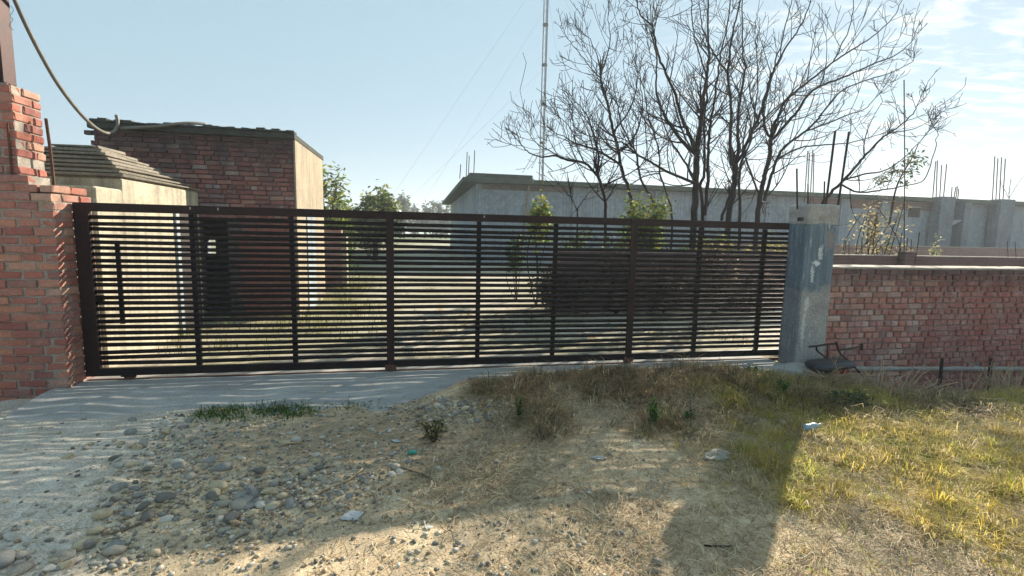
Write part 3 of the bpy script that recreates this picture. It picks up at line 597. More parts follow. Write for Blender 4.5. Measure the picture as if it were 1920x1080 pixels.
# ------------------------------------------------------------------ right-hand post and boundary wall
def build_right_post():
    t = empty('concrete_post', (4.78, 5.13, 0), 'concrete gate post with peeling blue-grey paint and iron bars on top', 'gate post')
    x0, x1, y0, y1 = 4.57, 4.985, 5.0, 5.285; V = []; Fq = []
    nz = 40; prof = []
    for i in range(nz + 1):
        z = -0.35 + (1.755 + 0.35) * i / nz; r = []
        for (ax, ay, bx, by) in ((x0, y0, x1, y0), (x1, y0, x1, y1), (x1, y1, x0, y1), (x0, y1, x0, y0)):
            for k in range(8): f = k / 8; r.append((ax + (bx - ax) * f, ay + (by - ay) * f))
        cx, cy = (x0 + x1) / 2, (y0 + y1) / 2
        for (x, y) in r:
            e = 0.012 * (float(fbm(np.array(x * 9 + y * 7), np.array(z * 5.), 4)) - .5) * 2
            corner = min(abs(x - x0) + abs(y - y0), abs(x - x1) + abs(y - y0))
            if corner < 0.03: e -= 0.008
            V.append((cx + (x - cx) * (1 + e * 2), cy + (y - cy) * (1 + e * 2), z))
    m_ = 32
    for i in range(nz):
        for k in range(m_): r = (k + 1) % m_; Fq.append((i * m_ + k, i * m_ + r, (i + 1) * m_ + r, (i + 1) * m_ + k))
    mesh_np('shaft', V, [np.array(Fq)], M['painted'], t, None, True)
    V = []; Fq = []; nz = 9; g = 0.010
    for i in range(nz + 1):
        f = i / nz; z = 1.74 + 0.235 * f; grow = g * (0.15 + 0.85 * min(1, f * 2.2)) - 0.01 * (f > .95)
        for k in range(m_):
            side = k // 8; s = (k % 8) / 8
            a = [(x0 - grow, y0 - grow), (x1 + grow, y0 - grow), (x1 + grow, y1 + grow), (x0 - grow, y1 + grow)]; p, q = a[side], a[(side + 1) % 4]
            x = p[0] + (q[0] - p[0]) * s; y = p[1] + (q[1] - p[1]) * s; e = (float(fbm(np.array(x * 22 + 3 * y), np.array(z * 22.), 4)) - .5) * .075
            V.append((x + e * .7, y + e * .7, z + (0.02 * (float(fbm(np.array(x * 13.), np.array(y * 13.), 3)) - .5) if i == nz else 0)))
    for i in range(nz):
        for k in range(m_): r = (k + 1) % m_; Fq.append((i * m_ + k, i * m_ + r, (i + 1) * m_ + r, (i + 1) * m_ + k))
    V.append(((x0 + x1) / 2, (y0 + y1) / 2, 1.985)); c = len(V) - 1
    tri = np.array([(nz * m_ + k, nz * m_ + (k + 1) % m_, c) for k in range(m_)])
    mesh_np('cap', V, [np.array(Fq), tri], M['concrete'], t, None, True)
    p = at(1503, 411, y0 - .02); MB().box(p.x - .022, p.x + .022, y0 - .026, y0 + .02, p.z - .022, p.z + .022).build('hole', M['dark_iron'], t)
    for (ax, ay, bx, by, Y, r) in ((1495, 388, 1494, 316, 5.12, .010), (1515, 386, 1515, 345, 5.18, .008), (1545, 386, 1546, 340, 5.16, .009), (1548, 388, 1566, 246, 5.10, .013), (1571, 388, 1592, 247, 5.16, .013)):
        a = at(ax, ay, Y); b = at(bx, by, Y); MB().tube([a - (b - a) * .06, a, b], r, 6).build('iron_bar', M['dark_iron'], t)
build_right_post()

def build_right_wall():
    X0, X1, YF = 5.01, 18.0, 5.30; zt = 1.205; zb = -0.95
    t = empty('brick_boundary_wall', (7, 5.4, -0.6), 'low weathered red brick boundary wall right of the concrete gate post', 'brick wall')
    MB().box(X0, X1, YF + .016, YF + .225, zb - .3, zt - 0.012).build('core', M['mortar_red'], t)
    it = []; n = int((zt - zb) / CO); pz = -0.30
    hole = at(1835, 681, YF); 
    for k in range(n):
        zc = zt - 0.015 - CO * (k + 0.5)
        hdr = (k % 2 == 1)
        it += course_x(X0, X1, YF, zc, (k // 2) % 2 == 1, header=hdr, skip=lambda c: (abs(c[0] - hole.x) < .075 and abs(c[2] - hole.z) < .05))
    # laid brick by brick as far as a step to the side can see
    keep = []
    for q in it:
        d = Vector(q[0]) - EYEV
        if q[0][0] < 13.5: keep.append(q)
    lay_bricks(t, keep, 'brick_right')
    # cement band (damp course) and thin mortar capping
    V = []; Fq = []; xs = np.linspace(X0, X1, 200)
    for x in xs:
        w = 0.022 + 0.024 * float(fbm(np.array(x * 4.), np.array(2.), 4))
        pz = -.15 - .033 * (min(x, 9.5) - 5.4); pr = .012 + .012 * float(fbm(np.array(x * 7), np.array(7.), 4)); V += [(x, YF + .02, pz - w), (x, YF - pr, pz - w + .006), (x, YF - pr - .004, pz + w * .7), (x, YF + .02, pz + w)]
    for i in range(len(xs) - 1):
        for q in range(3): Fq.append((i * 4 + q, i * 4 + 4 + q, i * 4 + 5 + q, i * 4 + 1 + q))
    mesh_np('cement_band', V, [np.array(Fq)], M['concrete'], t, None, True)
    V = []; Fq = []; xs = np.linspace(X0, X1, 320)
    for x in xs:
        h = zt + 0.006 + 0.014 * float(fbm(np.array(x * 6.), np.array(1.), 3)); e = .010 * float(fbm(np.array(x * 9.), np.array(3.), 3))
        V += [(x, YF + .002, zt - .02), (x, YF - .002 - e, h - .016), (x, YF + .02, h - .008), (x, YF + .21, h + .008), (x, YF + .235, zt - .02)]
    for i in range(len(xs) - 1):
        for q in range(4): Fq.append((i * 5 + q, i * 5 + 5 + q, i * 5 + 6 + q, i * 5 + 1 + q))
    mesh_np('mortar_capping', V, [np.array(Fq)], M['mortar'], t, None, True)
build_right_wall()

def build_inner_walls():
    # second wall behind, with a pier and its iron bars
    Y = 9.3; t = empty('inner_brick_wall', (10, Y, 0), 'low shaded brick wall running behind the gate and boundary wall', 'brick wall')
    zt = at(1700, 481, Y).z; xl = at(1042, 520, Y).x
    MB().box(xl, 26, Y, Y + .23, -.3, zt).build('wall_body', M['shaded_brick'], t)
    MB().box(xl - .01, 26, Y - .008, Y + .24, zt, zt + .022, 0.002).build('mortar_capping', M['mortar'], t)
    a = at(1693, 494, Y - .15); b = at(1715, 473, Y - .15)
    pr = MB().box(a.x, b.x, Y - .18, Y - .002, -.3, b.z).build('pier', M['shaded_brick'], t)
    MB().box(a.x - .01, b.x + .01, Y - .19, Y + .02, b.z, b.z + .025, .006).build('pier_top', M['mortar'], t)
    for (ax, ay, bx, by, r) in ((1684, 492, 1691, 436, .010), (1695, 474, 1695, 150, .0115), (1699, 474, 1702, 446, .009), (1716, 492, 1724, 436, .010), (1708, 474, 1709, 449, .008)):
        p = at(ax, ay, Y - .1); q = at(bx, by, Y - .1); MB().tube([p - (q - p) * .05, p, (p + q) / 2 + Vector((.02, 0, 0)) * (by < 200), q], r, 5).build('iron_bar', M['dark_iron'], t)
    for px in (1583, 1592, 1890, 1905):
        p = at(px, 482, Y + .1); q = at(px + random.uniform(-3, 4), 452, Y + .1); MB().tube([p, q], .008, 5).build('iron_bar', M['dark_iron'], t)
    Y = 19.0; t = empty('far_brick_wall', (22, Y, 0), 'hazy far brick wall at the foot of the long grey shed', 'brick wall')
    zl = at(1700, 462, Y).z
    MB().box(at(1300, 455, Y).x, 55, Y, Y + .23, -.3, zl).build('wall_body', M['far_brick'], t)
    MB().box(at(1300, 455, Y).x, 55, Y - .01, Y + .24, zl, zl + .03, .004).build('mortar_capping', M['mortar'], t)
build_inner_walls()

# ------------------------------------------------------------------ gatekeeper's room with the stepped roof, brick house
def build_booth():
    t = empty('plastered_booth', (-4.2, 7.2, 0), 'cream plastered gatehouse with a stepped pyramid roof behind the gate', 'gatehouse')
    XR = -3.30; zb = at(228, 335, 6.3).z; ztop = at(190, 281, 6.83).z
    zl = at(205, 350, 5.85).z
    MB().box(-5.6, XR, 6.301, 8.25, -.1, zb).build('room', M['booth'], t, bevel=.01)
    MB().box(-5.6, XR + .012, 5.80, 6.30, -.1, zl).build('front_wall', M['booth'], t, bevel=.02)
    n = 8; h = (ztop - zb) / (n - 1)
    for k in range(n):
        s = k; x1 = XR + .03 - .076 * s; y0 = 6.28 + .079 * s; y1 = 8.28 - .125 * s; x0 = -5.3 + .14 * s
        z0 = zb + .002 + h * (k - 1) + .001 * k if k else zb + .002 - .0
        zlo = zb + .002 + h * k - (h if k else 0) * 0; 
        st_ = MB().box(x0, x1, y0, y1, zb + .002 + h * k + h * .42, zb + h * (k + 1) - .001, 0.009).build('roof_step', M['step'], t, bevel=.005)
        MB().box(x0 + .05, x1 - .05, y0 + .05, y1 - .05, zb + .001 + h * k, zb + .003 + h * k + h * .42).build('riser', M['step'], st_)
    # door and plinth seen through the slats
    MB().box(XR + .0005, XR + .016, 7.55, 8.15, 0.0, 1.75).build('door', M['dark_iron'], t)
    MB().box(XR + .001, XR + .03, 7.46, 7.55, 0.0, 1.82).build('door_jamb', M['shed'], t)
build_booth()

def build_house():
    YF, XL, XR = 9.0, -5.06, -2.06; zt = 3.19; YB = 11.45
    t = empty('brick_house', (-3.6, 10.2, 0), 'small flat-roofed brick house with a sunlit cream plastered side', 'brick house')
    dx0, dx1 = at(375, 480, YF).x, at(428, 480, YF).x; dz1 = at(400, 412, YF).z; dz0 = 0.0
    z_roof = zt - .13
    # walls with real thickness round a hollow room; door in front, small window at the back
    MB().box(XL, dx0, YF + .020, YF + .23, -.1, z_roof).box(dx1, XR - .03, YF + .020, YF + .23, -.1, z_roof).box(dx0, dx1, YF + .020, YF + .23, dz1, z_roof).build('front_wall', M['dark_mortar'], t)
    MB().box(XR - .03, XR, YF + .004, YB, -.1, z_roof).box(XR - .24, XR - .031, YF + .231, YB, -.1, z_roof).build('plastered_side', M['cream'], t)
    MB().box(XL, XL + .22, YF + .231, YB, -.1, z_roof).build('far_side', M['cream'], t)
    wx0, wx1 = at(388, 460, YB - .2).x, at(405, 460, YB - .2).x; wz0, wz1 = at(395, 476, YB - .2).z, at(395, 446, YB - .2).z
    MB().box(XL + .221, wx0, YB - .22, YB, -.1, z_roof).box(wx1, XR - .241, YB - .22, YB, -.1, z_roof).box(wx0, wx1, YB - .22, YB, -.1, wz0).box(wx0, wx1, YB - .22, YB, wz1, z_roof).build('back_wall', M['shed'], t)
    MB().box(XL - .05, XR + .012, YF - .07, YB + .05, z_roof + .001, zt - .03).build('roof_slab', M['slab'], t, bevel=.01)
    V = MB()
    for i in range(26):
        x = XL + (XR - XL) * i / 26; V.box(x, x + .122, YF - .085, YF + .12, zt - .029, zt + random.uniform(-.012, .028), .005)
    V.build('roof_edge', M['slab'], t)
    MB().box(dx0 - .12, dx1 + .16, YF - .02, YF + .05, dz1 + .001, dz1 + .12).build('lintel', M['brick_house'], t)
    MB().box(dx0 - .10, dx0 - .001, YF - .015, YF + .05, 0, dz1).build('door_jamb', M['brick_house'], t)
    it = []
    n = int((z_roof + .1) / CO)
    for k in range(n):
        zc = -.08 + CO * (k + .5); jut = (.13 if (k % 3 == 0) else (.05 if k % 3 == 1 else 0.0))
        door = lambda c: dx0 - .12 < c[0] < dx1 + .16 and c[2] < dz1 + .14 or (c[0] < dx0 and c[0] > dx0 - .2 and c[2] < dz1)
        it += course_x(XL - jut, XR - .034, YF, zc, k % 2 == 1, header=(k % 6 == 5), skip=door, proud=.005 + random.uniform(-.003, .004))
    it.sort(key=lambda q: -q[0][2])
    up = [q for q in it if q[0][2] > 1.75]; low = [q for q in it if q[0][2] <= 1.75]
    lay_bricks(t, up, 'brick_house', 300)
    st, hf = brick_set('brick_house'); V = []; Fs = []; off = 0
    for (c, rz, half, sc) in low:
        me = random.choice(hf if half else st); V += [(c[0] + v.co.x * sc[0], c[1] + v.co.y, c[2] + v.co.z * sc[2]) for v in me.vertices]; Fs += [tuple(i + off for i in p.vertices) for p in me.polygons]; off += len(me.vertices)
    me = bpy.data.meshes.new('lower_bricks'); me.from_pydata(V, [], Fs); me.update(); me.materials.append(M['brick_house']); o = link('lower_bricks', me, t); o['kind'] = 'stuff'
    # grey pilaster on the plastered side
    a = atx(576, 480, XR).y; b = atx(591, 480, XR).y; MB().box(XR + .001, XR + .02, a, b, -.05, 1.9).build('door', M['shed'], t)
    # low brick wing behind
    q = empty('brick_wing', (-1.6, 13, 0), 'low plastered wall stub behind the brick house', 'wall')
    xa = at(607, 440, 13).x; xb = at(640, 440, 13).x
    MB().box(xa, xb, 13, 13.25, -.1, 1.6).build('wall_body', M['far_brick'], q); MB().box(xb + .001, xb + .12, 13.0, 13.3, -.1, 1.45).build('plaster_edge', M['cream'], q)
build_house()

def build_hose():
    P = [(24, -8, 5.25), (45, 40, 5.45), (75, 100, 5.8), (110, 160, 6.3), (150, 212, 7.0), (180, 240, 7.8), (203, 250, 8.5), (216, 244, 8.75), (221, 230, 8.82), (218, 216, 8.84)]
    pts = [at(*p) for p in P]; 
    def cr(pts, n=6):
        out = []
        for i in range(len(pts) - 1):
            p0, p1, p2, p3 = pts[max(i - 1, 0)], pts[i], pts[i + 1], pts[min(i + 2, len(pts) - 1)]
            for k in range(n):
                t = k / n; out.append(0.5 * ((2 * p1) + (p2 - p0) * t + (2 * p0 - 5 * p1 + 4 * p2 - p3) * t * t + (3 * p1 - p0 - 3 * p2 + p3) * t ** 3))
        out.append(pts[-1]); return out
    pts = cr(pts); n = len(pts)
    o = MB().tube(pts, [0.0165 + 0.009 * i / n for i in range(n)], 8).build('hanging_pipe', M['hose'], None, True)
    tag(o, 'thick grey plastic pipe hanging from the steel post to the roof corner', 'pipe'); origin_to(o, pts[-1])
    P = [at(226, 241, 8.84), at(260, 239, 8.84), at(295, 237, 8.86), at(325, 233, 8.88), at(345, 231, 8.98), at(365, 231, 9.1), at(385, 233, 9.25)]
    P2 = cr(P); o = MB().tube(P2, 0.026, 8).build('roof_pipe', M['hose'], None, True)
    tag(o, 'pale grey pipe lying along the brick house roof edge', 'pipe'); origin_to(o, P2[0])
build_hose()

# ------------------------------------------------------------------ long grey shed and mast
def build_shed():
    Y = 25.0; xl = at(893, 345, Y).x; zt = 4.28; t = empty('long_shed', (xl, Y, 0), 'long hazy grey plastered shed with a mossy flat roof edge', 'shed')
    X1 = 62.0; YB = 45.0
    MB().box(xl, X1, Y, YB, -.8, zt - .22).build('wall', M['shed'], t)
    MB().box(xl - .75, X1 + .5, Y - .55, YB + .6, zt - .219, zt + .03).build('roof_slab', M['shed_roof'], t, bevel=.03)
    xr = at(1000, 333, Y).x
    MB().box(xl - .35, xr, Y + .1, Y + 3.4, zt + .031, zt + .33).build('roof_kerb', M['shed_roof'], t, bevel=.03)
    MB().box(xl + .3, at(1078, 340, Y).x, Y - .012, Y - .001, zt - .50, zt - .23).build('stain_band', M['stain'], t)
    # pilasters
    for px, w in ((1081, .55), (1232, .5), (1330, .5), (1440, .5), (1580, .6), (1655, .6)):
        x = at(px, 400, Y).x; MB().box(x - w / 2, x + w / 2, Y - .16, Y - .001, -.8, zt - .222).build('pilaster', M['shed'], t)
    # front columns with brackets, starter bars above the roof
    for px, w, bars in ((1752, 1.05, 4), (1862, 1.15, 4), (1790, .5, 0)):
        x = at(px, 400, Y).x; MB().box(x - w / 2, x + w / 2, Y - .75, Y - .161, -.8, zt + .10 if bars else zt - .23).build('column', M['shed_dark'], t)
        if bars: 
            MB().add([(x + w / 2, Y - .7, 2.6), (x + w / 2, Y - .3, 2.6), (x + w / 2, Y - .7, 3.0), (x + w / 2, Y - .3, 3.0), (x + w / 2 + .8, Y - .7, 3.0), (x + w / 2 + .8, Y - .3, 3.0)],
                     [(0, 1, 3, 2), (0, 4, 5, 1), (2, 3, 5, 4), (0, 2, 4), (1, 5, 3)]).build('bracket', M['shed'], t)
    def bars(px0, px1, ytop, n, yb=380):
        for k in range(n):
            px = px0 + (px1 - px0) * k / max(1, n - 1); a = at(px, yb, Y); b = at(px + random.uniform(2, 7), ytop + random.uniform(-4, 6), Y); MB().tube([a, b], .03, 5).build('starter_bar', M['rust'], t)
    bars(1748, 1768, 304, 4); bars(1860, 1880, 297, 4, 384); bars(1783, 1795, 352, 4); bars(1508, 1524, 283, 4)
    for px, py in ((874, 285), (878, 292), (888, 282), (862, 308)):
        a = at(px, 335, Y + 1); b = at(px + 2, py, Y + 1); MB().tube([a, b], .022, 4).build('starter_bar', M['rust'], t)
    # windows, vent and doors
    for px0, px1, py0, py1, mt in ((1702, 1725, 390, 407, 'dark_iron'), (1872, 1892, 428, 468, 'dark_iron'), (1622, 1650, 398, 470, 'rust')):
        a = at(px0, py1, Y); b = at(px1, py0, Y); w = MB().box(a.x, b.x, Y - .03, Y - .0012, max(a.z, 0), b.z).build('window', M[mt], t)
        MB().box(a.x - .06, b.x + .06, Y - .06, Y - .0305, b.z, b.z + .08).build('frame', M['concrete'], w)
    # brick strip showing under the eave
    MB().box(at(1745, 380, Y).x - 9, at(1800, 380, Y).x, Y - .0015, Y - .0012, zt - .75, zt - .25).build('brick_strip', M['far_brick'], t)
    a = at(998, 340, Y - .2); pts = [at(1000, 336, Y - .62), at(999, 343, Y - .5), at(992, 348, Y - .12), at(989, 372, Y - .12), at(984, 404, Y - .12), at(982, 440, Y - .12)]
    MB().tube(pts, .055, 6).build('downpipe', M['cream'], t)
build_shed()
def build_mast():
    Y = 52.0; b = at(1015, 340, Y); base = Vector((b.x, Y, -0.8)); H = 31.0; w = .50
    t = empty('lattice_mast', base, 'tall thin lattice radio mast behind the grey shed', 'mast')
    cs = [Vector((w * .5 * math.cos(a), w * .5 * math.sin(a), 0)) for a in (math.pi / 6, 5 * math.pi / 6, 1.5 * math.pi)]
    for c in cs: MB().tube([base + c, base + c + Vector((0, 0, H))], .055, 6).build('leg', M['mast'], t)
    br = MB(); z = .5; k = 0
    while z < H - .9:
        for i in range(3): br.tube([base + cs[i] + Vector((0, 0, z)), base + cs[(i + 1) % 3] + Vector((0, 0, z + .85))], .012, 3)
        z += .85
    br.build('bracing', M['mast'], t)
    z = 4.0
    while z < H:
        MB().tube([base + Vector((0, 0, z)), base + Vector((0, 0, z + .18))], w * .62, 10).build('collar', M['dark_iron'], t); z += 4.05
    for (dx, dy, z) in ((-20, 2, 30), (-20, 2, 18), (-16, -3, 24), (22, 3, 30), (10, 12, 26)):
        MB().tube([base + Vector((0, 0, min(z + 2, 30))), base + Vector((dx, dy, 0))], .007, 3).build('guy_wire', M['mast'], t)
build_mast()

# ------------------------------------------------------------------ bare trees
def catmull(pts, n=4):
    out = []
    for i in range(len(pts) - 1):
        p0, p1, p2, p3 = pts[max(i - 1, 0)], pts[i], pts[i + 1], pts[min(i + 2, len(pts) - 1)]
        for k in range(n):
            t = k / n; out.append(0.5 * ((2 * p1) + (p2 - p0) * t + (2 * p0 - 5 * p1 + 4 * p2 - p3) * t * t + (3 * p1 - p0 - 3 * p2 + p3) * t ** 3))
    out.append(pts[-1]); return out
def grow(mb, p, d, length, r0, level, rng):
    """one upward-curving twig and its side shoots"""
    n = max(4, int(length / .13)); step = length / n; pts = [p.copy()]; dirs = []
    lift = rng.uniform(.07, .17); bx, by = rng.gauss(0, .035), rng.gauss(0, .035)
    for i in range(n):
        d = (d + Vector((bx + rng.gauss(0, .012), by + rng.gauss(0, .012), lift * (1.0 - .4 * i / n) + rng.gauss(0, .008)))).normalized(); p = p + d * step; pts.append(p.copy()); dirs.append(d.copy())
    mb.tube(pts, [max(.0055, r0 * (1 - .70 * i / n)) for i in range(n + 1)], 4 if level < 2 else 3, cap=False)
    if level < 3:
        k = {0: 6, 1: 4, 2: 1}[level]
        for _ in range(k):
            i = rng.randint(int(n * .2), n - 1); q = pts[i + 1]; a = dirs[i]; s = a.cross(Vector((rng.gauss(0, 1), rng.gauss(0, 1), rng.gauss(0, .5)))).normalized()
            nd = (a * rng.uniform(.55, .9) + s * rng.uniform(.5, .95)).normalized()
            grow(mb, q, nd, length * rng.uniform(.42, .75) * (1 - .35 * i / n), max(.006, r0 * .58 * (1 - .4 * i / n)), level + 1, rng)
def tree(name, label, limbs, Y, seed, dens=1.0, group='bare trees behind the gate', lvl=1, rmin=.012):
    """limbs: list of (pixel polyline, start radius, end radius, depth drift); the first one is the trunk"""
    K = .80; Y = Y * K; rmin *= K
    rng = random.Random(seed); b = at(*limbs[0][0][0], Y); root = Vector((b.x, Y, -.05))
    t = empty(name, root, label, 'tree', group)
    big = MB(); tw = MB()
    for li, (pl, r0, r1, dr) in enumerate(limbs):
        thin = lambda r: K * (r if r < .04 else .04 + (r - .04) * .52); r0, r1 = thin(r0), thin(r1); dr *= K; pts = []; n = len(pl)
        for i, (px, py) in enumerate(pl): pts.append(at(px, py, Y + dr * (i / max(1, n - 1)) ** 1.3))
        if li == 0: pts = [Vector((pts[0].x, Y, -.1))] + pts
        cv = catmull(pts, 5); k = len(cv)
        cv = [c + Vector((rng.gauss(0, .004), rng.gauss(0, .015), rng.gauss(0, .004))) if 0 < i else c for i, c in enumerate(cv)]
        big.tube(cv, [r0 + (r1 - r0) * (i / (k - 1)) ** .85 for i in range(k)], 7, cap=False)
        total = sum((cv[i + 1] - cv[i]).length for i in range(k - 1)); ns = int(total / K * 3.1 * dens)
        for _ in range(ns):
            i = rng.randint(1, k - 2); f = i / k; z = cv[i].z
            if z < 2.0 or (li == 0 and f < .45): continue
            a = (cv[i + 1] - cv[i]).normalized(); s = a.cross(Vector((rng.gauss(0, .6), rng.gauss(0, 1), rng.gauss(0, .3)))).normalized()
            nd = (a * rng.uniform(.5, .9) + s * rng.uniform(.5, 1)).normalized(); rr = r0 + (r1 - r0) * f
            grow(tw, cv[i], nd, K * rng.uniform(.7, 2.2) * (1.1 - .68 * f), max(.0065, min(.021, rr * .5)), lvl, rng)
        e = cv[-1]; a = (cv[-1] - cv[-2]).normalized()
        for _ in range(3): grow(tw, e, (a + Vector((rng.gauss(0, .3), rng.gauss(0, .3), .1))).normalized(), K * rng.uniform(.4, .8), max(.0065, r1 * .9), lvl, rng)
    big.build('trunk', M['bark'], t, True); tw.build('crown', M['bark'], t, True)
    return t
tree('bare_tree', 'bare tree with the thickest forked trunk just left of the tree group middle', [
    ([(1302, 415), (1304, 348), (1306, 304), (1307, 286)], .17, .125, 0),
    ([(1307, 288), (1315, 223), (1318, 197), (1320, 176), (1327, 130), (1330, 97), (1327, 76), (1328, 23), (1328, -30)], .10, .02, .6),
    ([(1306, 290), (1299, 284), (1271, 255), (1255, 230), (1243, 210), (1234, 187), (1230, 162), (1232, 111), (1224, 80)], .085, .015, -.8),
    ([(1306, 286), (1301, 274), (1288, 242), (1281, 231), (1267, 180), (1248, 137), (1234, 102), (1225, 60), (1222, 47), (1202, 28), (1195, 5), (1193, -20)], .08, .014, .9),
    ([(1305, 344), (1297, 341), (1248, 320), (1221, 304), (1193, 288), (1170, 269), (1140, 262), (1105, 255)], .06, .012, -1.2),
    ([(1304, 336), (1299, 330), (1283, 302), (1260, 267), (1246, 237), (1238, 215)], .05, .014, 1.0),
    ([(1222, 47), (1232, 16), (1236, -14)], .018, .01, .9)], 13.2, 11)
tree('bare_tree', 'slender twin-stemmed bare tree close beside the thickest trunk', [
    ([(1318, 415), (1314, 348), (1320, 327), (1321, 269), (1321, 223), (1326, 160), (1318, 120), (1300, 60), (1296, 0)], .085, .015, 1.0),
    ([(1321, 404), (1327, 339), (1327, 293), (1331, 242), (1334, 220), (1339, 197), (1343, 162), (1352, 100), (1365, 40), (1372, -20)], .075, .015, -.6),
    ([(1331, 242), (1352, 215), (1371, 200)], .03, .01, .6)], 13.9, 12, .8)
tree('bare_tree', 'bare tree with a forking trunk in the middle of the tree group', [
    ([(1366, 417), (1373, 367), (1378, 330), (1380, 309)], .15, .115, 0),
    ([(1379, 312), (1371, 302), (1369, 258), (1371, 227), (1369, 180), (1365, 139), (1369, 93), (1376, 51), (1385, 16), (1394, -25)], .085, .018, -.7),
    ([(1366, 140), (1352, 120), (1338, 99), (1328, 80), (1315, 40), (1310, -5)], .035, .012, .4),
    ([(1380, 309), (1385, 281), (1383, 240), (1387, 190), (1396, 139), (1398, 123), (1392, 97), (1393, 42), (1390, -20)], .075, .015, .8),
    ([(1381, 305), (1394, 286), (1410, 246), (1422, 220), (1438, 171), (1447, 139), (1459, 116), (1477, 83), (1493, 62), (1512, 25), (1526, -20)], .08, .014, -.5),
    ([(1352, 413), (1360, 390), (1369, 366)], .06, .05, 0),
    ([(1396, 284), (1403, 311), (1419, 353), (1424, 372)], .03, .035, .3),
    ([(1410, 246), (1440, 215), (1470, 190), (1500, 165), (1530, 150)], .03, .010, .6)], 14.2, 13)
tree('bare_tree', 'thin straight bare stem right beside the middle forking tree', [
    ([(1387, 415), (1386, 339), (1392, 300), (1408, 262), (1416, 200), (1422, 150), (1418, 90)], .065, .012, .8)], 13.0, 14, .8)
tree('bare_tree', 'bare tree leaning right with long limbs sweeping to the right', [
    ([(1420, 415), (1427, 357), (1434, 330), (1443, 293), (1446, 258)], .125, .08, 0),
    ([(1446, 258), (1436, 244), (1431, 214), (1434, 192), (1445, 150), (1462, 90), (1475, 40), (1488, -10)], .05, .012, .5),
    ([(1446, 258), (1454, 256), (1484, 221), (1494, 211), (1519, 174), (1549, 157), (1586, 143), (1611, 132), (1642, 118), (1674, 106), (1695, 92), (1710, 78)], .065, .010, -.9),
    ([(1446, 258), (1452, 230), (1459, 220), (1473, 190), (1507, 160), (1537, 137), (1563, 116), (1598, 93), (1625, 76), (1651, 56), (1679, 26), (1694, -10)], .06, .010, .7),
    ([(1433, 376), (1445, 335), (1456, 300), (1473, 274), (1510, 246), (1535, 221), (1542, 211), (1581, 169), (1632, 148), (1669, 137), (1714, 114)], .065, .010, .2),
    ([(1510, 246), (1550, 232), (1590, 215), (1620, 205), (1640, 185)], .028, .009, -.6),
    ([(1456, 300), (1500, 277), (1545, 272), (1590, 268), (1640, 255), (1665, 248)], .03, .010, .8),
    ([(1563, 116), (1580, 80), (1597, 40), (1600, -10)], .022, .01, .7)], 13.5, 15, .55)
tree('bare_tree', 'sparse bare branches rising behind the concrete gate post', [
    ([(1540, 400), (1553, 367), (1581, 339), (1607, 309), (1625, 288), (1653, 260), (1667, 249), (1688, 235), (1711, 214), (1719, 200)], .07, .012, .2),
    ([(1667, 249), (1690, 246), (1715, 241), (1738, 230)], .02, .008, .2),
    ([(1581, 339), (1618, 327), (1658, 320), (1690, 300), (1722, 268)], .03, .009, -.4),
    ([(1575, 345), (1610, 360), (1655, 356), (1690, 350), (1734, 336), (1752, 290), (1759, 248)], .03, .009, .3)], 12.0, 16, .36)
tree('bare_tree', 'tall leaning bare tree at the left of the tree group', [
    ([(1184, 415), (1183, 371), (1170, 330), (1163, 304), (1156, 269), (1148, 238), (1140, 197), (1131, 167), (1126, 146)], .085, .035, 0),
    ([(1126, 146), (1138, 105), (1144, 74), (1140, 32)], .025, .010, .3),
    ([(1126, 146), (1121, 107), (1112, 88), (1106, 70)], .02, .009, -.3),
    ([(1126, 146), (1110, 130), (1091, 106), (1066, 74)], .02, .009, .2),
    ([(1163, 309), (1128, 286), (1096, 274), (1075, 267), (1060, 257), (1043, 250)], .04, .010, -.8),
    ([(1158, 285), (1185, 262), (1200, 230), (1205, 190), (1200, 160)], .035, .012, .7),
    ([(1150, 246), (1175, 215), (1190, 180), (1196, 140), (1190, 110)], .03, .010, -.6)], 14.4, 17, 1.0)
tree('bare_tree', 'slim bare tree with a bent stem left of the thickest trunk', [
    ([(1260, 415), (1248, 357), (1237, 325), (1236, 290), (1226, 250), (1215, 215), (1208, 170)], .05, .014, 0),
    ([(1237, 325), (1210, 330), (1185, 345), (1165, 350)], .025, .010, .5)], 15.2, 18, .9)
tree('bare_tree', 'crooked bare tree standing behind the yellow-green bush', [
    ([(1232, 412), (1221, 371), (1202, 337), (1193, 288), (1184, 272), (1165, 232), (1158, 195)], .055, .014, 0),
    ([(1193, 288), (1165, 280), (1140, 290), (1110, 285)], .022, .009, .4),
    ([(1184, 272), (1196, 240), (1203, 215)], .022, .009, .4)], 12.6, 19, .9)
tree('bare_tree', 'low spreading bare tree reaching left across the shed roof', [
    ([(1135, 412), (1133, 367), (1121, 330)], .06, .045, 0),
    ([(1121, 330), (1096, 306), (1063, 300), (1040, 292), (1015, 294), (992, 286), (978, 272)], .04, .012, -.5),
    ([(1063, 300), (1025, 280), (1004, 267), (994, 255)], .02, .008, .3),
    ([(1121, 330), (1122, 290), (1112, 250), (1100, 215), (1085, 195)], .035, .010, .5),
    ([(1128, 350), (1160, 335), (1185, 322), (1215, 300)], .03, .010, -.4),
    ([(1096, 306), (1082, 275), (1070, 240), (1052, 222)], .022, .009, .4)], 13.0, 20, 1.0)
tree('bare_shrub', 'small bare shrub with thin forked stems before the grey shed wall', [
    ([(1083, 412), (1080, 390), (1070, 370)], .022, .014, 0), ([(1080, 395), (1098, 370), (1110, 355)], .014, .008, .2), ([(1070, 370), (1058, 355), (1050, 345)], .012, .007, .2)], 12.2, 21, .8, 'shrubs behind the gate', 2)

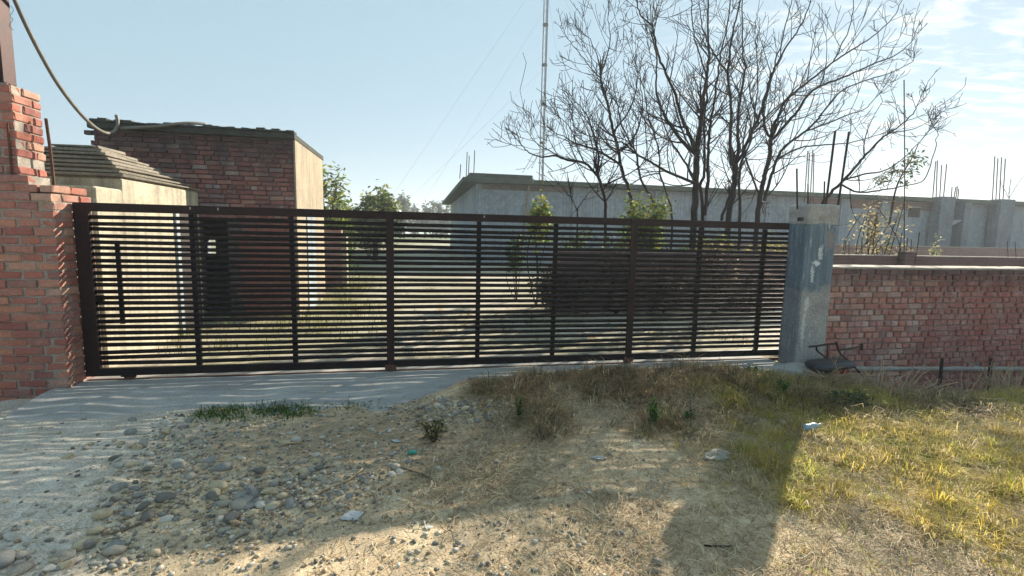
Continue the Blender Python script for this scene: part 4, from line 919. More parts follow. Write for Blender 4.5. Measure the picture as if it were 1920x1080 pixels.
# ------------------------------------------------------------------ leafy plants
def leaf_cloud(centres, n, size, cols, spread, flat=.6, rng=RNG):
    """n little leaf quads scattered round the centres"""
    c = np.asarray(centres, float)[rng.integers(0, len(centres), n)]; p = c + rng.normal(0, 1, (n, 3)) * np.asarray(spread)
    a = rng.uniform(0, 2 * np.pi, n); el = rng.normal(-.15, .55, n)
    d = np.stack([np.cos(a) * np.cos(el), np.sin(a) * np.cos(el), np.sin(el)], 1)
    r = rng.normal(0, 1, (n, 3)); r[:, 2] += 0.6; w = np.cross(d, r); w /= np.linalg.norm(w, axis=1)[:, None] + 1e-9
    L_ = size * rng.uniform(.6, 1.35, n)[:, None]; W = L_ * rng.uniform(.28, .45, n)[:, None]
    V = np.stack([p, p + d * L_ * .5 + w * W * .5, p + d * L_, p + d * L_ * .5 - w * W * .5], 1).reshape(-1, 3)
    Fq = np.arange(n * 4).reshape(n, 4)
    cc = np.asarray(cols)[rng.integers(0, len(cols), n)] * rng.uniform(.7, 1.3, n)[:, None]
    return V, Fq, np.repeat(cc, 4, 0)
def bush(name, label, base, h, rad, n, size, cols, cat='shrub', group=None, stems=7, blobs=26, parts=('stem', 'foliage'), spread=None, zlo=0.0):
    base = Vector(base); t = empty(name, base, label, cat, group); mb = MB(); cs = []
    for k in range(stems):
        a = random.uniform(0, 6.28); tip = base + Vector((math.cos(a) * rad * random.uniform(.2, .8), math.sin(a) * rad * random.uniform(.2, .8), h * random.uniform(.6, .95)))
        mid = (base + tip) / 2 + Vector((random.gauss(0, .06), random.gauss(0, .06), 0)) * h; pts = catmull([base - Vector((0, 0, .05)), mid, tip], 4); mb.tube(pts, [max(.004, .022 * h * .35 * (1 - .7 * i / len(pts))) for i in range(len(pts))], 5, cap=False)
        cs += [p_ for p_ in pts[3:] if p_.z > base.z + zlo * h]
    for k in range(blobs):
        a = random.uniform(0, 6.28); z = zlo + (1 - zlo) * random.betavariate(1.7, 1.4); r = rad * math.sqrt(random.random()) * (math.sin(math.pi * min(.97, .12 + z * .85)) ** .6)
        cs.append(base + Vector((math.cos(a) * r, math.sin(a) * r, h * z)))
    mb.build(parts[0], M['bark'], t, True)
    V, Fq, cc = leaf_cloud([tuple(c) for c in cs], n, size, cols, spread or (rad * .14, rad * .14, h * .06))
    mesh_np(parts[1], V, [Fq], M['leaf'], t, cc)
    return t
GREEN = [(0.06, 0.11, 0.025), (0.09, 0.14, 0.03), (0.13, 0.16, 0.035), (0.05, 0.085, 0.03)]
YGREEN = [(0.20, 0.24, 0.04), (0.27, 0.27, 0.05), (0.14, 0.19, 0.04), (0.24, 0.21, 0.05)]
DARKG = [(0.03, 0.06, 0.02), (0.045, 0.075, 0.025), (0.06, 0.09, 0.02)]
b = at(1205, 440, 9.9); bush('yellow_green_bush', 'rounded yellow-green bush showing above the gate before the bare trees', (b.x, 9.9, 0), 2.36, .66, 6500, .10, YGREEN + GREEN, group='shrubs behind the gate')
b = at(1010, 440, 9.8); bush('leafy_sapling', 'narrow leafy green sapling showing above the gate beside the downpipe', (b.x, 9.8, 0), 2.25, .34, 800, .12, YGREEN + GREEN, group='shrubs behind the gate', stems=4, blobs=9, zlo=.66)
b = at(1100, 470, 10.2); bush('garden_shrub', 'dark green shrub behind the middle of the gate', (b.x, 10.2, 0), 1.55, .75, 3200, .09, DARKG + GREEN, group='shrubs behind the gate')
b = at(970, 480, 10.8); bush('garden_shrub', 'small dark potted-looking shrub seen through the gate left of the sapling', (b.x, 10.8, 0), 1.5, .30, 900, .08, DARKG, group='shrubs behind the gate', zlo=.5)
b = at(1330, 470, 10.6); bush('garden_shrub', 'olive shrub behind the right half of the gate', (b.x, 10.6, 0), 1.6, .8, 2800, .09, DARKG + YGREEN, group='shrubs behind the gate')
b = at(1440, 470, 11.2); bush('garden_shrub', 'straggly shrub behind the right end of the gate', (b.x, 11.2, 0), 1.6, .7, 1600, .09, YGREEN + [(0.16, .12, .06)], group='shrubs behind the gate')
for i, (px, Yh, hh_, ww, lab) in enumerate(((1040, 9.0, .95, .45, 'low withered shrub hiding the left end of the inner wall'), (1085, 8.9, .85, .55, 'brown withered shrub by the left end of the inner brick wall'), (1160, 8.8, 1.35, .60, 'withered shrub before the inner wall, left of the second gate post'), (1250, 8.7, .95, .60, 'withered shrub before the inner wall, right of the second gate post'), (1345, 8.8, 1.45, .60, 'dark withered shrub behind the last but one gate upright'), (1430, 8.7, .85, .50, 'dark withered shrub behind the last gate upright'))):
    b = at(px, 470, Yh); bush('withered_shrub', lab, (b.x, Yh, 0), hh_, ww, 1500, .09, [(.11, .075, .065), (.15, .10, .075), (.07, .055, .05), (.20, .15, .10)], group='withered shrubs along the inner wall', stems=12)
b = at(1650, 460, 11.0); bush('pale_leafed_tree', 'small twiggy tree with pale yellowing leaves over the boundary wall', (b.x, 11.0, 0), 2.75, .70, 1100, .085, [(0.36, .30, .14), (0.30, .24, .10), (0.42, .36, .22), (0.20, .17, .06)], cat='tree', stems=13, blobs=22, parts=('trunk', 'crown'))
b = at(1745, 470, 11.5); bush('pale_leafed_shrub', 'thin pale-leafed shrub behind the wall left of the shed column', (b.x, 11.5, 0), 1.75, .35, 260, .09, [(0.30, .30, .18), (0.2, .22, .1)], stems=5, blobs=8)
b = at(1700, 470, 12.0)
t = bush('dark_leafed_tree', 'slim tree whose top carries a small clump of dark leaves', (at(1662, 470, 12.5).x, 12.5, 0), 2.2, .2, 30, .10, DARKG, cat='tree', stems=3, blobs=3, parts=('trunk', 'low_leaves'))
mb = MB(); P = catmull([at(1668, 420, 12.5), at(1678, 362, 12.5), at(1690, 330, 12.5), at(1708, 300, 12.5), at(1722, 270, 12.5)], 4); mb.tube(P, [.03 * (1 - .6 * i / len(P)) for i in range(len(P))], 5, cap=False); mb.build('branch', M['bark'], t, True)
cs = [tuple(at(px, py, 12.5 + random.uniform(-.3, .3))) for px, py in ((1660, 330), (1672, 318), (1690, 318), (1700, 306), (1712, 312), (1722, 305), (1705, 325), (1730, 300), (1695, 340), (1655, 338), (1712, 290))]
V, Fq, cc = leaf_cloud(cs, 330, .13, DARKG + [(0.10, .07, .03)], (.10, .10, .07)); mesh_np('crown', V, [Fq], M['leaf'], t, cc)

def leafy_tree(label, px, py_top, Y, wpx, cols, n, size, blobs, seed, cat='tree', group=None, name='leafy_tree', squash=.55, trunk=.16):
    rng = random.Random(seed); top = at(px, py_top, Y); base = Vector((top.x, Y, -.2)); W = wpx * (Vector((top.x, Y, top.z)) - EYEV).dot(C_F) / F_PX / 2; H = top.z
    t = empty(name, base, label, cat, group); mb = MB(); cs = []
    fork = base + Vector((0, 0, H * .42)); mb.tube([base, base + Vector((.1, 0, H * .2)), fork], [trunk, trunk * .85, trunk * .7], 7, cap=False)
    for k in range(blobs):
        a = rng.uniform(0, 6.28); r = W * math.sqrt(rng.uniform(.1, 1)); e = 1 - (r / W) ** 2
        c = base + Vector((math.cos(a) * r, math.sin(a) * r, H * (1 - squash) + H * squash * rng.uniform(.15, 1) * math.sqrt(max(.12, e)))); cs.append(tuple(c))
        mb.tube(catmull([fork, (fork + c) / 2 + Vector((0, 0, -.05 * H)), c], 3), [trunk * .35 * (1 - .12 * i) for i in range(7)], 4, cap=False)
    mb.build('trunk', M['bark'], t, True)
    V, Fq, cc = leaf_cloud(cs, n, size, cols, (W * .15, W * .15, H * squash * .10), rng=np.random.default_rng(seed)); mesh_np('crown', V, [Fq], M['leaf'], t, cc)
leafy_tree('loose leafy green tree just right of the brick house', 612, 292, 21, 100, YGREEN + GREEN, 2600, .24, 17, 31, squash=.75)
leafy_tree('dense round-headed green tree right of the brick house', 700, 350, 26, 92, GREEN + YGREEN, 6000, .26, 34, 32, squash=.62)
FAR = [(0.07, .10, .05), (0.05, .08, .045), (.09, .11, .05)]
for i, (px, py, w, Y, lab) in enumerate(((757, 366, 22, 105, 'slim hazy eucalyptus next to the round-headed tree'), (776, 384, 24, 120, 'low hazy far tree right of the slim eucalyptus'), (796, 377, 18, 120, 'hazy far tree with a pointed top in the middle of the far row'), (811, 376, 16, 125, 'hazy far tree just left of the two rightmost far trees'), (826, 374, 12, 120, 'narrow hazy far tree beside the shed eave'), (836, 372, 14, 120, 'hazy far tree partly behind the shed eave'), (620, 372, 36, 90, 'hazy tree low behind the loose leafy tree'))):
    leafy_tree(lab, px, py, Y, w, FAR, 700, 1.0, 10, 40 + i, group='far trees on the horizon', name='far_tree', squash=.8, trunk=.25)
for i, (px, w, Y, lab) in enumerate(((650, 60, 32, 'dark green shrub through the slats below the loose leafy tree'), (690, 70, 29, 'dark green shrub through the slats under the round-headed tree'), (640, 34, 15, 'bright green shrub beside the low brick wall stub'))):
    b = at(px, 440, Y); bush('driveway_shrub', lab, (b.x, Y, 0), 2.3 if Y > 20 else 1.3, w * Y / F_PX / 2 * 1.5, 2500, .16 if Y > 20 else .09, GREEN + DARKG, group='shrubs along the driveway')
tree('far_bare_tree', 'faint bare tree far right above the shed roof', [([(1893, 400), (1892, 370), (1895, 340)], .10, .05, 0), ([(1892, 372), (1905, 350), (1915, 335)], .05, .03, 0), ([(1893, 375), (1883, 355), (1878, 345)], .05, .03, 0)], 57, 22, .25, None, 2)

# ------------------------------------------------------------------ grasses and straw on the ground
def blades(P, H, W, lean, cols, name, label, mat, cat, curl=.5, seed=1, dirs=None):
    rng = np.random.default_rng(seed); n = len(P); a = rng.uniform(0, 2 * np.pi, n) if dirs is None else dirs
    d = np.stack([np.cos(a), np.sin(a), np.zeros(n)], 1); s = np.stack([-np.sin(a), np.cos(a), np.zeros(n)], 1); up = np.array([0, 0, 1.0])
    H = H[:, None]; W = W[:, None]; ln = lean[:, None]
    m = P + d * H * ln * .35 + up * H * .6 * np.sqrt(np.clip(1 - (ln * .5) ** 2, .05, 1)); tp = P + d * H * ln * (.35 + curl) + up * H * np.clip(1 - ln * .45, .05, 1)
    V = np.stack([P - s * W / 2, P + s * W / 2, m + s * W * .38, m - s * W * .38, tp], 1).reshape(-1, 3)
    i = np.arange(n) * 5
    c = np.repeat(cols, 5, 0)
    o = mesh_np(name, V, [np.stack([i, i + 1, i + 2, i + 3], 1), np.stack([i + 3, i + 2, i + 4], 1)], mat, None, c)
    return tag(o, label, cat, kind='stuff')
def pick(cols, n, rng, var=.25):
    cols = np.asarray(cols); c = cols[rng.integers(0, len(cols), n)]; return np.clip(c * rng.uniform(1 - var, 1 + var, (n, 1)), .005, 1)
def scatter(n, x0, x1, y0, y1, dens, rng):
    x = rng.uniform(x0, x1, n); y = rng.uniform(y0, y1, n); k = rng.random(n) < dens(x, y); x, y = x[k], y[k]; return np.stack([x, y, gz(x, y) - .004], 1)
def build_grass():
    rng = np.random.default_rng(3)
    # grass and weeds grow in tufts: blades lean out from each tuft's middle, every tuft has its own height and hue
    def tufts(nc, x0, x1, y0, y1, dens, nb, rad, hts, palettes, weights, name, label, cat, seed, wid=(.003, .006), curl=.55):
        r = np.random.default_rng(seed); C = scatter(nc, x0, x1, y0, y1, dens, r); k = len(C)
        cnt = (nb[0] + (nb[1] - nb[0]) * r.random(k) ** 2.2).astype(int); hh = hts[0] + (hts[1] - hts[0]) * r.random(k) ** 2.0; rr = rad[0] + (rad[1] - rad[0]) * r.random(k); pi = r.choice(len(palettes), k, p=np.array(weights) / sum(weights)); br = r.uniform(.7, 1.25, k)
        i = np.repeat(np.arange(k), cnt); n = len(i); a = r.uniform(0, 2 * np.pi, n); q = np.sqrt(r.random(n)) * rr[i]; x = C[i, 0] + np.cos(a) * q; y = C[i, 1] + np.sin(a) * q
        P = np.stack([x, y, gz(x, y) - .004], 1); H = hh[i] * r.uniform(.35, 1.15, n); ln = np.clip(.25 + 1.1 * q / rr[i] * r.uniform(.4, 1.4, n) + np.abs(r.normal(0, .25, n)), .1, 2.1)
        cols = np.zeros((n, 3))
        for j, pal in enumerate(palettes): m_ = pi[i] == j; cols[m_] = pick(pal, int(m_.sum()), r, .2)
        cols *= br[i][:, None]; blades(P, H, r.uniform(*wid, n), ln, np.clip(cols, .01, .8), name, label, M['grass'], cat, curl, seed + 1, a + r.normal(0, .5, n))
    GOLD = [(.60, .48, .09), (.66, .50, .14), (.52, .42, .08)]; LIME = [(.36, .38, .06), (.29, .33, .05), (.46, .43, .08)]; STRAW = [(.62, .50, .28), (.52, .40, .22), (.66, .55, .34)]; OLV = [(.17, .17, .06), (.13, .14, .05), (.21, .19, .08)]; BRN = [(.36, .24, .13), (.27, .18, .10), (.45, .32, .19)]; DRK = [(.15, .12, .08), (.11, .09, .065)]
    def dens(x, y):
        n = fbm(x * 1.1 + 4, y * 1.1, 4); n2 = fbm(x * 3.1, y * 3.1 + 8, 3)
        edge = sstep(1.85, 2.75, x - .55 * np.clip(y - 2.7, 0, 1.6) + 1.1 * (n - .5)) * sstep(1.7, 2.9, y + .30 * (x - 2.4) + 1.7 * (n2 - .5)); return edge * np.clip(.22 + 2.4 * (n2 - .36), .08, 1) * sstep(4.9, 4.4, y)
    tufts(21000, 1.5, 8.8, 1.4, 5.0, dens, (7, 60), (.02, .10), (.03, .20), [GOLD, LIME, STRAW, OLV], [6, 2.6, 2.2, .3], 'grass', 'yellow-green tufted grass over the right of the open ground', 'grass', 4)
    tufts(4200, 1.3, 6.8, 1.3, 3.6, lambda x, y: sstep(1.3, 2.6, x) * np.clip(.15 + 2.2 * (fbm(x * 1.9 + 90, y * 1.9, 3) - .38), .05, 1), (5, 30), (.02, .07), (.02, .10), [GOLD, STRAW, LIME], [3, 3, 2], 'sparse_grass', 'sparse dry grass tufts in the trodden straw at the lower right', 'grass', 44)
    def dens2(x, y):
        n = fbm(x * 2.0 + 14, y * 2.0, 4); return sstep(.45, 1.2, x + .5 * (n - .5)) * sstep(3.3, 4.0, y + .5 * (n - .5)) * np.clip(.16 + 2.8 * (n - .36), .06, 1) * sstep(5.06, 4.9, y + .30 * sstep(1.9, .3, x) + .26 * sstep(2.8, 4.2, x))
    tufts(6500, .3, 5.6, 3.2, 5.1, dens2, (5, 46), (.02, .12), (.03, .23), [OLV, BRN, DRK, STRAW, LIME], [1.5, 5.0, 1.8, 1.5, .2], 'dry_weeds', 'tangled olive and brown weeds on the bank before the gate', 'weeds', 5, (.0035, .009), .8)
    tufts(3600, .4, 5.6, 3.3, 5.0, dens2, (2, 9), (.03, .10), (.08, .26), [STRAW, BRN, STRAW], [3, 2, 1], 'dead_stalks', 'pale dead stalks standing out of the weeds before the gate', 'weeds', 74, (.0032, .0062), 1.0)
    tufts(500, -1.6, 1.6, 2.2, 4.4, lambda x, y: np.clip(1.8 * (fbm(x * 1.5 + 40, y * 1.5, 3) - .42), 0, 1), (4, 18), (.015, .05), (.02, .07), [STRAW, OLV, BRN], [3, 1, 2], 'stray_grass', 'stray dry tufts between the stones in the middle', 'grass', 54)
    # straw litter
    def dens3(x, y):
        n = fbm(x * 1.7 + 24, y * 1.7, 4); return np.clip(sstep(-.5, .9, x + .8 * (n - .5)) * (.15 + 1.6 * (n - .35)) + .04, 0, 1) * sstep(4.6, 4.0, y - .3 * (x > 1)) + .9 * np.exp(-(((x - .35) / .5) ** 2 + ((y - 3.05) / .28) ** 2)) + .5 * sstep(1.6, 2.6, x) * sstep(4.2, 2.4, y) + .22 * sstep(.4, 1.0, x) * sstep(3.3, 3.9, y) * sstep(5.2, 4.9, y)
    P = scatter(120000, -2.2, 6.4, 1.35, 5.2, dens3, rng); n = len(P); a = rng.uniform(0, 2 * np.pi, n); L_ = rng.uniform(.03, .15, n); w = rng.uniform(.0018, .0042, n)
    d = np.stack([np.cos(a), np.sin(a)], 1); s = np.stack([-np.sin(a), np.cos(a)], 1); P[:, 2] += .006
    bend = rng.normal(0, .18, n); rise = np.abs(rng.normal(0, .012, n)); V = np.zeros((n, 6, 3))
    for j, f in enumerate((0, .5, 1)):
        q = P[:, :2] + d * (L_ * f)[:, None] + s * (bend * L_ * 4 * f * (1 - f) * .5)[:, None]; z = gz(q[:, 0], q[:, 1]) + .005 + rise * (4 * f * (1 - f)) + rise * .6 * f
        V[:, j * 2, :2] = q - s * w[:, None] / 2; V[:, j * 2 + 1, :2] = q + s * w[:, None] / 2; V[:, j * 2, 2] = z; V[:, j * 2 + 1, 2] = z + .001
    i = np.arange(n) * 6; c = np.repeat(pick([(.54, .44, .27), (.45, .35, .20), (.60, .50, .34), (.32, .23, .13), (.48, .35, .21), (.22, .16, .10)], n, rng), 6, 0)
    o = mesh_np('straw', V.reshape(-1, 3), [np.stack([i, i + 1, i + 3, i + 2], 1), np.stack([i + 2, i + 3, i + 5, i + 4], 1)], M['straw'], None, c)
    tag(o, 'dry straw litter strewn over the sandy ground', 'straw', kind='stuff')
    # grass inside the yard, left of the drive
    def dens4(x, y): n = fbm(x * 1.1, y * 1.1 + 9, 4); return sstep(-.1, -1.3, x + .9 * (n - .5)) * np.clip(.02 + 2.6 * (n - .42), 0, 1) * ~((x < -3.28) & (y < 8.3))
    P = scatter(24000, -3.3, 2.2, 6.2, 16, dens4, rng); n = len(P); c = pick([(.14, .19, .04), (.20, .23, .05), (.09, .12, .03), (.30, .25, .12), (.20, .15, .08)], n, rng, .4)
    tufts(2600, -.6, 9, 6.0, 13.5, lambda x, y: np.clip(2.2 * (fbm(x * .9 + 70, y * .9, 3) - .45), 0, 1), (5, 30), (.03, .16), (.03, .16), [BRN, STRAW, DRK, OLV], [3, 2, 2, 2], 'yard_weeds', 'low brown weeds over the yard behind the gate', 'weeds', 84, (.006, .014)); blades(P, rng.uniform(.08, .28, n), rng.uniform(.006, .014, n), rng.uniform(.1, .9, n), c, 'yard_grass', 'green grass inside the yard beside the brick house', M['grass'], 'grass', .4, 6)
    # fresh green tufts by the apron
    Ps = []; 
    for (cx, cy, r, k) in ((415, 782, .10, 420), (425, 768, .08, 260), (500, 772, .16, 700), (545, 768, .14, 700), (560, 778, .09, 320), (385, 778, .07, 160), (660, 762, .12, 160), (18, 740, .10, 260), (40, 736, .08, 160)):
        p = gp(cx, cy); q = rng.normal(0, 1, (k, 2)) * np.array([r, r * .6]); x = p.x + q[:, 0]; y = p.y + q[:, 1]; Ps.append(np.stack([x, y, gz(x, y)], 1))
    P = np.concatenate(Ps); n = len(P); c = pick([(.07, .17, .02), (.10, .22, .025), (.13, .25, .035), (.05, .12, .02)], n, rng)
    keep = rng.random(n) < .5; P = P[keep]; c = c[keep] * .8; n = len(P); blades(P, rng.uniform(.02, .085, n) * rng.choice([.5, 1.0, 1.2], n), rng.uniform(.004, .009, n), rng.uniform(.4, 1.8, n), c, 'fresh_grass', 'small fresh green grass tufts along the concrete edge', M['grass'], 'grass', .5, 7)
build_grass()
def weed(label, px, py, h, n, cols, size, r, name='green_weed'):
    p = gp(px, py); bush(name, label, (p.x, p.y, p.z), h, r, n, size, cols, 'weed', None, stems=6, blobs=10)
weed('bright green leafy weed standing alone on the bank before the gate', 1228, 800, .26, 240, [(.07, .16, .03), (.10, .2, .04)], .035, .07)
weed('small low green weed right of the taller green weed', 1290, 790, .12, 90, [(.07, .15, .03), (.05, .11, .03)], .03, .06)
weed('green weed clump on the apron near the concrete post', 1412, 706, .12, 200, [(.06, .14, .03), (.09, .18, .04)], .04, .13)
weed('green weed among rubble below the concrete post', 1465, 742, .16, 120, [(.07, .17, .03), (.11, .2, .04)], .04, .08)
weed('thin yellow-flowered weed at the gravel heap', 972, 782, .22, 110, [(.10, .15, .03), (.16, .18, .04)], .035, .07)
weed('dark green weed in the shade beside the broken chair', 1590, 772, .22, 300, [(.05, .09, .03), (.08, .12, .04), (.12, .12, .05)], .05, .22)
weed('small scrubby weed at the foot of the brick pillar', 150, 722, .16, 200, [(.10, .10, .05), (.14, .12, .06)], .03, .07)
weed('olive weed tuft beside the middle gravel', 815, 828, .16, 260, [(.13, .13, .05), (.10, .11, .04), (.17, .15, .07)], .04, .13)

def dry_bush(label, px, py, Y, r, h, n, seed, lean=(0, 0)):
    rng = random.Random(seed); b = at(px, py, Y); z = float(gz(b.x, Y)); base = Vector((b.x, Y, z)); t = empty('dry_bush', base, label, 'dry bush', 'dry brushwood along the boundary wall'); mb = MB()
    for k in range(n):
        a = rng.uniform(0, 6.28); d = Vector((math.cos(a) * rng.uniform(.2, 1) + lean[0], math.sin(a) * .6 + lean[1], rng.uniform(.25, 1.1))).normalized(); p = base + Vector((rng.gauss(0, r * .25), rng.gauss(0, .06), 0)); pts = [p]
        L_ = h * rng.uniform(.5, 1.3)
        for i in range(5): d = (d + Vector((rng.gauss(0, .15), rng.gauss(0, .15), rng.gauss(-.05, .1)))).normalized(); pts.append(pts[-1] + d * L_ / 5)
        thick = 2.6 if k % 8 == 0 else 1.25
        mb.tube(pts, [thick * max(.0022, .0055 * rng.uniform(.6, 1.3) * (1 - .13 * i)) for i in range(6)], 3, cap=False)
    mb.build('twigs', M['straw_twig'], t)
M['straw_twig'] = weathered('dry_twigs', (0.44, 0.33, 0.20), (0.28, 0.20, 0.12), (0.56, 0.45, 0.30), 20, 0.9, 0.0, 0.001)
dry_bush('dense dry twig bush against the wall right of the broken chair', 1668, 735, 4.35, .42, .58, 260, 61, (.25, 0))
dry_bush('dry twig clump between the two iron fence stakes', 1815, 735, 4.35, .34, .50, 170, 62)
dry_bush('dry straw-coloured brush right of the second iron stake', 1905, 735, 4.35, .42, .60, 260, 63, (.3, 0))
dry_bush('low dry brush in front of the broken chair', 1560, 730, 4.55, .30, .30, 60, 64)
dry_bush('low dry twig tangle left of the first iron stake', 1735, 750, 4.2, .34, .36, 170, 65)

# ------------------------------------------------------------------ stones
def stone_meshes(n=8):
    out = []
    for k in range(n):
        bm = bmesh.new(); bmesh.ops.create_icosphere(bm, subdivisions=2 if k < 3 else 1, radius=.5)
        a = random.uniform(.55, .85); b_ = random.uniform(.38, .62); o = random.uniform(0, 50)
        for v in bm.verts:
            d = 1 + .32 * (float(fbm(np.array(v.co.x * 2.2 + o), np.array(v.co.y * 2.2 + v.co.z * 1.7 + o), 2)) - .5); v.co = Vector((v.co.x * d, v.co.y * d * a, v.co.z * d * b_))
        me = bpy.data.meshes.new('stone'); bm.to_mesh(me); bm.free(); me.polygons.foreach_set('use_smooth', np.ones(len(me.polygons), bool)); out.append(me)
    for k in range(8):                                     # broken, angular pieces
        bm = bmesh.new()
        for q in range(13):
            d = Vector((random.gauss(0, 1), random.gauss(0, 1), random.gauss(0, 1))).normalized() * random.uniform(.42, .55); bm.verts.new((d.x, d.y * random.uniform(.6, .85), d.z * random.uniform(.45, .65)))
        r = bmesh.ops.convex_hull(bm, input=bm.verts[:]); bmesh.ops.delete(bm, geom=list({v for v in r['geom_interior'] if isinstance(v, bmesh.types.BMVert)}), context='VERTS')
        bmesh.ops.bevel(bm, geom=bm.edges[:], offset=.035, segments=1, affect='EDGES'); me = bpy.data.meshes.new('stone'); bm.to_mesh(me); bm.free(); out.append(me)
    return out
STONE_COLS = {'grey': (.36, .315, .25), 'blue-grey': (.255, .245, .22), 'tan': (.50, .40, .26), 'dark grey': (.17, .155, .13), 'pale grey': (.50, .455, .38), 'brown': (.33, .235, .145)}
def stone_mat(nm, c):
    return weathered('stone_' + nm, c, tuple(v * .72 for v in c), tuple(min(.6, v * 1.35) for v in c), 14, .7, .25, .006, spec=.35)
def build_stones():
    rng = random.Random(5); shapes = stone_meshes(); mats = {k: stone_mat(k, c) for k, c in STONE_COLS.items()}
    variants = {k: [] for k in mats}; reg = {}
    for k in mats:
        for s in shapes: me = s.copy(); me.materials.clear(); me.materials.append(mats[k]); variants[k].append(me)
    def put(px, py, wpx, colr, where):
        p = gp(px, py); dist = (p - EYEV).dot(C_F); w = .86 * wpx * dist / F_PX; me = rng.choice(variants[colr])
        o = bpy.data.objects.new('river_stone', me); COL.objects.link(o); s = w * rng.uniform(.9, 1.1)
        o.scale = (s, s * rng.uniform(.85, 1.1), s * rng.uniform(.8, 1.1)); o.rotation_euler = (rng.gauss(0, .2), rng.gauss(0, .2), rng.uniform(-1.2, 1.2)); o.location = (p.x, p.y, float(gz(p.x, p.y)) + s * rng.uniform(.03, .12))
        size = 'large' if wpx > 34 else ('medium' if wpx > 22 else 'small')
        tag(o, None, 'stone', f'river stones {where}'); reg.setdefault((size, colr, where), []).append((px, o))
    cl = [  # (centre px, spread px, count, size range, colours, where)
        ((480, 945), (60, 26), 44, (20, 44), ['grey', 'blue-grey', 'dark grey', 'pale grey', 'blue-grey', 'tan'], 'in the middle stone heap'),
        ((600, 905), (62, 22), 40, (15, 30), ['grey', 'blue-grey', 'dark grey', 'grey', 'tan'], 'between the heap and the stick'),
        ((430, 990), (30, 16), 9, (26, 44), ['tan', 'pale grey', 'brown', 'grey'], 'at the foot of the heap'),
        ((300, 865), (75, 26), 38, (15, 38), ['pale grey', 'grey', 'blue-grey', 'tan', 'grey'], 'at the edge of the pale ramp'),
        ((250, 940), (60, 30), 22, (18, 44), ['grey', 'blue-grey', 'pale grey', 'dark grey'], 'half sunk in the ramp'),
        ((130, 1035), (75, 26), 30, (24, 54), ['tan', 'pale grey', 'grey', 'tan', 'blue-grey'], 'in the bottom left corner'),
        ((850, 765), (62, 15), 64, (12, 24), ['grey', 'blue-grey', 'dark grey', 'pale grey', 'grey', 'tan'], 'in the gravel by the concrete'),
        ((420, 812), (100, 20), 26, (13, 26), ['grey', 'pale grey', 'blue-grey', 'tan'], 'among the green tufts'),
        ((680, 800), (120, 35), 18, (14, 24), ['grey', 'pale grey', 'blue-grey'], 'round the bare earth patch'),
        ((700, 880), (110, 20), 12, (16, 26), ['grey', 'blue-grey', 'pale grey'], 'among straw near the sticks')]
    for (c, sp, n, (a, b), cols, where) in cl:
        for _ in range(n):
            px = rng.gauss(c[0], sp[0]); py = rng.gauss(c[1], sp[1])
            if px < 2 or py < 745 or py > 1090: continue
            put(px, py, rng.uniform(a, b), rng.choice(cols), where)
    for px, py, w, colr, where in ((438, 975, 56, 'dark grey', 'lowest in the heap'), (555, 826, 30, 'pale grey', 'beside the bare earth patch'), (535, 832, 28, 'tan', 'beside the bare earth patch'), (325, 755, 34, 'tan', 'on the broken concrete edge'), (930, 868, 26, 'grey', 'right of the dry tuft'), (1072, 975, 24, 'dark grey', 'in the sunlit straw'), (1232, 1056, 28, 'dark grey', 'at the bottom of the shadow'), (1468, 795, 34, 'brown', 'in the weeds left of the plastic bottle'), (818, 866, 24, 'grey', 'by the green tube'), (120, 1046, 50, 'grey', 'at the very bottom left'), (655, 932, 26, 'blue-grey', 'under the thin stick'), (620, 780, 20, 'tan', 'near the fresh grass')):
        put(px, py, w, colr, where)
    ORD = ['leftmost', 'second from left', 'third from left', 'fourth from left', 'fifth from left', 'sixth from left', 'seventh from left', 'eighth from left', 'ninth from left', 'tenth from left', 'eleventh from left', 'twelfth from left', 'thirteenth from left', 'fourteenth from left', 'fifteenth from left']
    for (size, colr, where), L_ in reg.items():
        L_.sort(key=lambda q: q[0])
        if len(L_) == 1: L_[0][1]['label'] = f'the only {size} {colr} river stone {where}'; continue
        for i, (_, o) in enumerate(L_): o['label'] = (f'{ORD[i]}' if i < len(L_) - 1 else 'rightmost') + f' of the {size} {colr} stones {where}'
    # small gravel
    r2 = np.random.default_rng(9); bm = bmesh.new(); bmesh.ops.create_icosphere(bm, subdivisions=1, radius=.5); iv = np.array([v.co[:] for v in bm.verts]); it = np.array([[v.index for v in f.verts] for f in bm.faces]); bm.free()
    pts = []; 
    for (c, sp, n, _, _, _) in cl: 
        for _ in range(n * 22):
            px = rng.gauss(c[0], sp[0] * 1.25); py = rng.gauss(c[1], sp[1] * 1.3)
            if px < -40 or py < 742 or py > 1110 or (px < 300 - .45 * (py - 760) and rng.random() < .8): continue
            pts.append((px, py))
    for _ in range(2600):
        q = (rng.uniform(-20, 1250), rng.uniform(770, 1090))
        if q[0] < 330 - .55 * (q[1] - 760) and rng.random() < .88: continue     # the worn ramp on the left is nearly clean
        pts.append(q)
    P = gp_many(pts); n = len(P); s = .007 + .034 * r2.random(n) ** 2.2; 
    sc = np.stack([s, s * r2.uniform(.6, .95, n), s * r2.uniform(.4, .7, n)], 1); a = r2.uniform(0, 6.28, n); ca, sa = np.cos(a), np.sin(a)
    v = iv[None] * (1 + .25 * r2.normal(0, 1, (n, len(iv), 1)) * .5) * sc[:, None, :]; x = v[..., 0] * ca[:, None] - v[..., 1] * sa[:, None]; y = v[..., 0] * sa[:, None] + v[..., 1] * ca[:, None]
    V = np.stack([x + P[:, None, 0], y + P[:, None, 1], v[..., 2] + (gz(P[:, 0], P[:, 1]) + s * .12)[:, None]], -1).reshape(-1, 3)
    Fq = (it[None] + (np.arange(n) * len(iv))[:, None, None]).reshape(-1, 3); cc = np.repeat(pick(list(STONE_COLS.values()), n, r2), len(iv), 0)
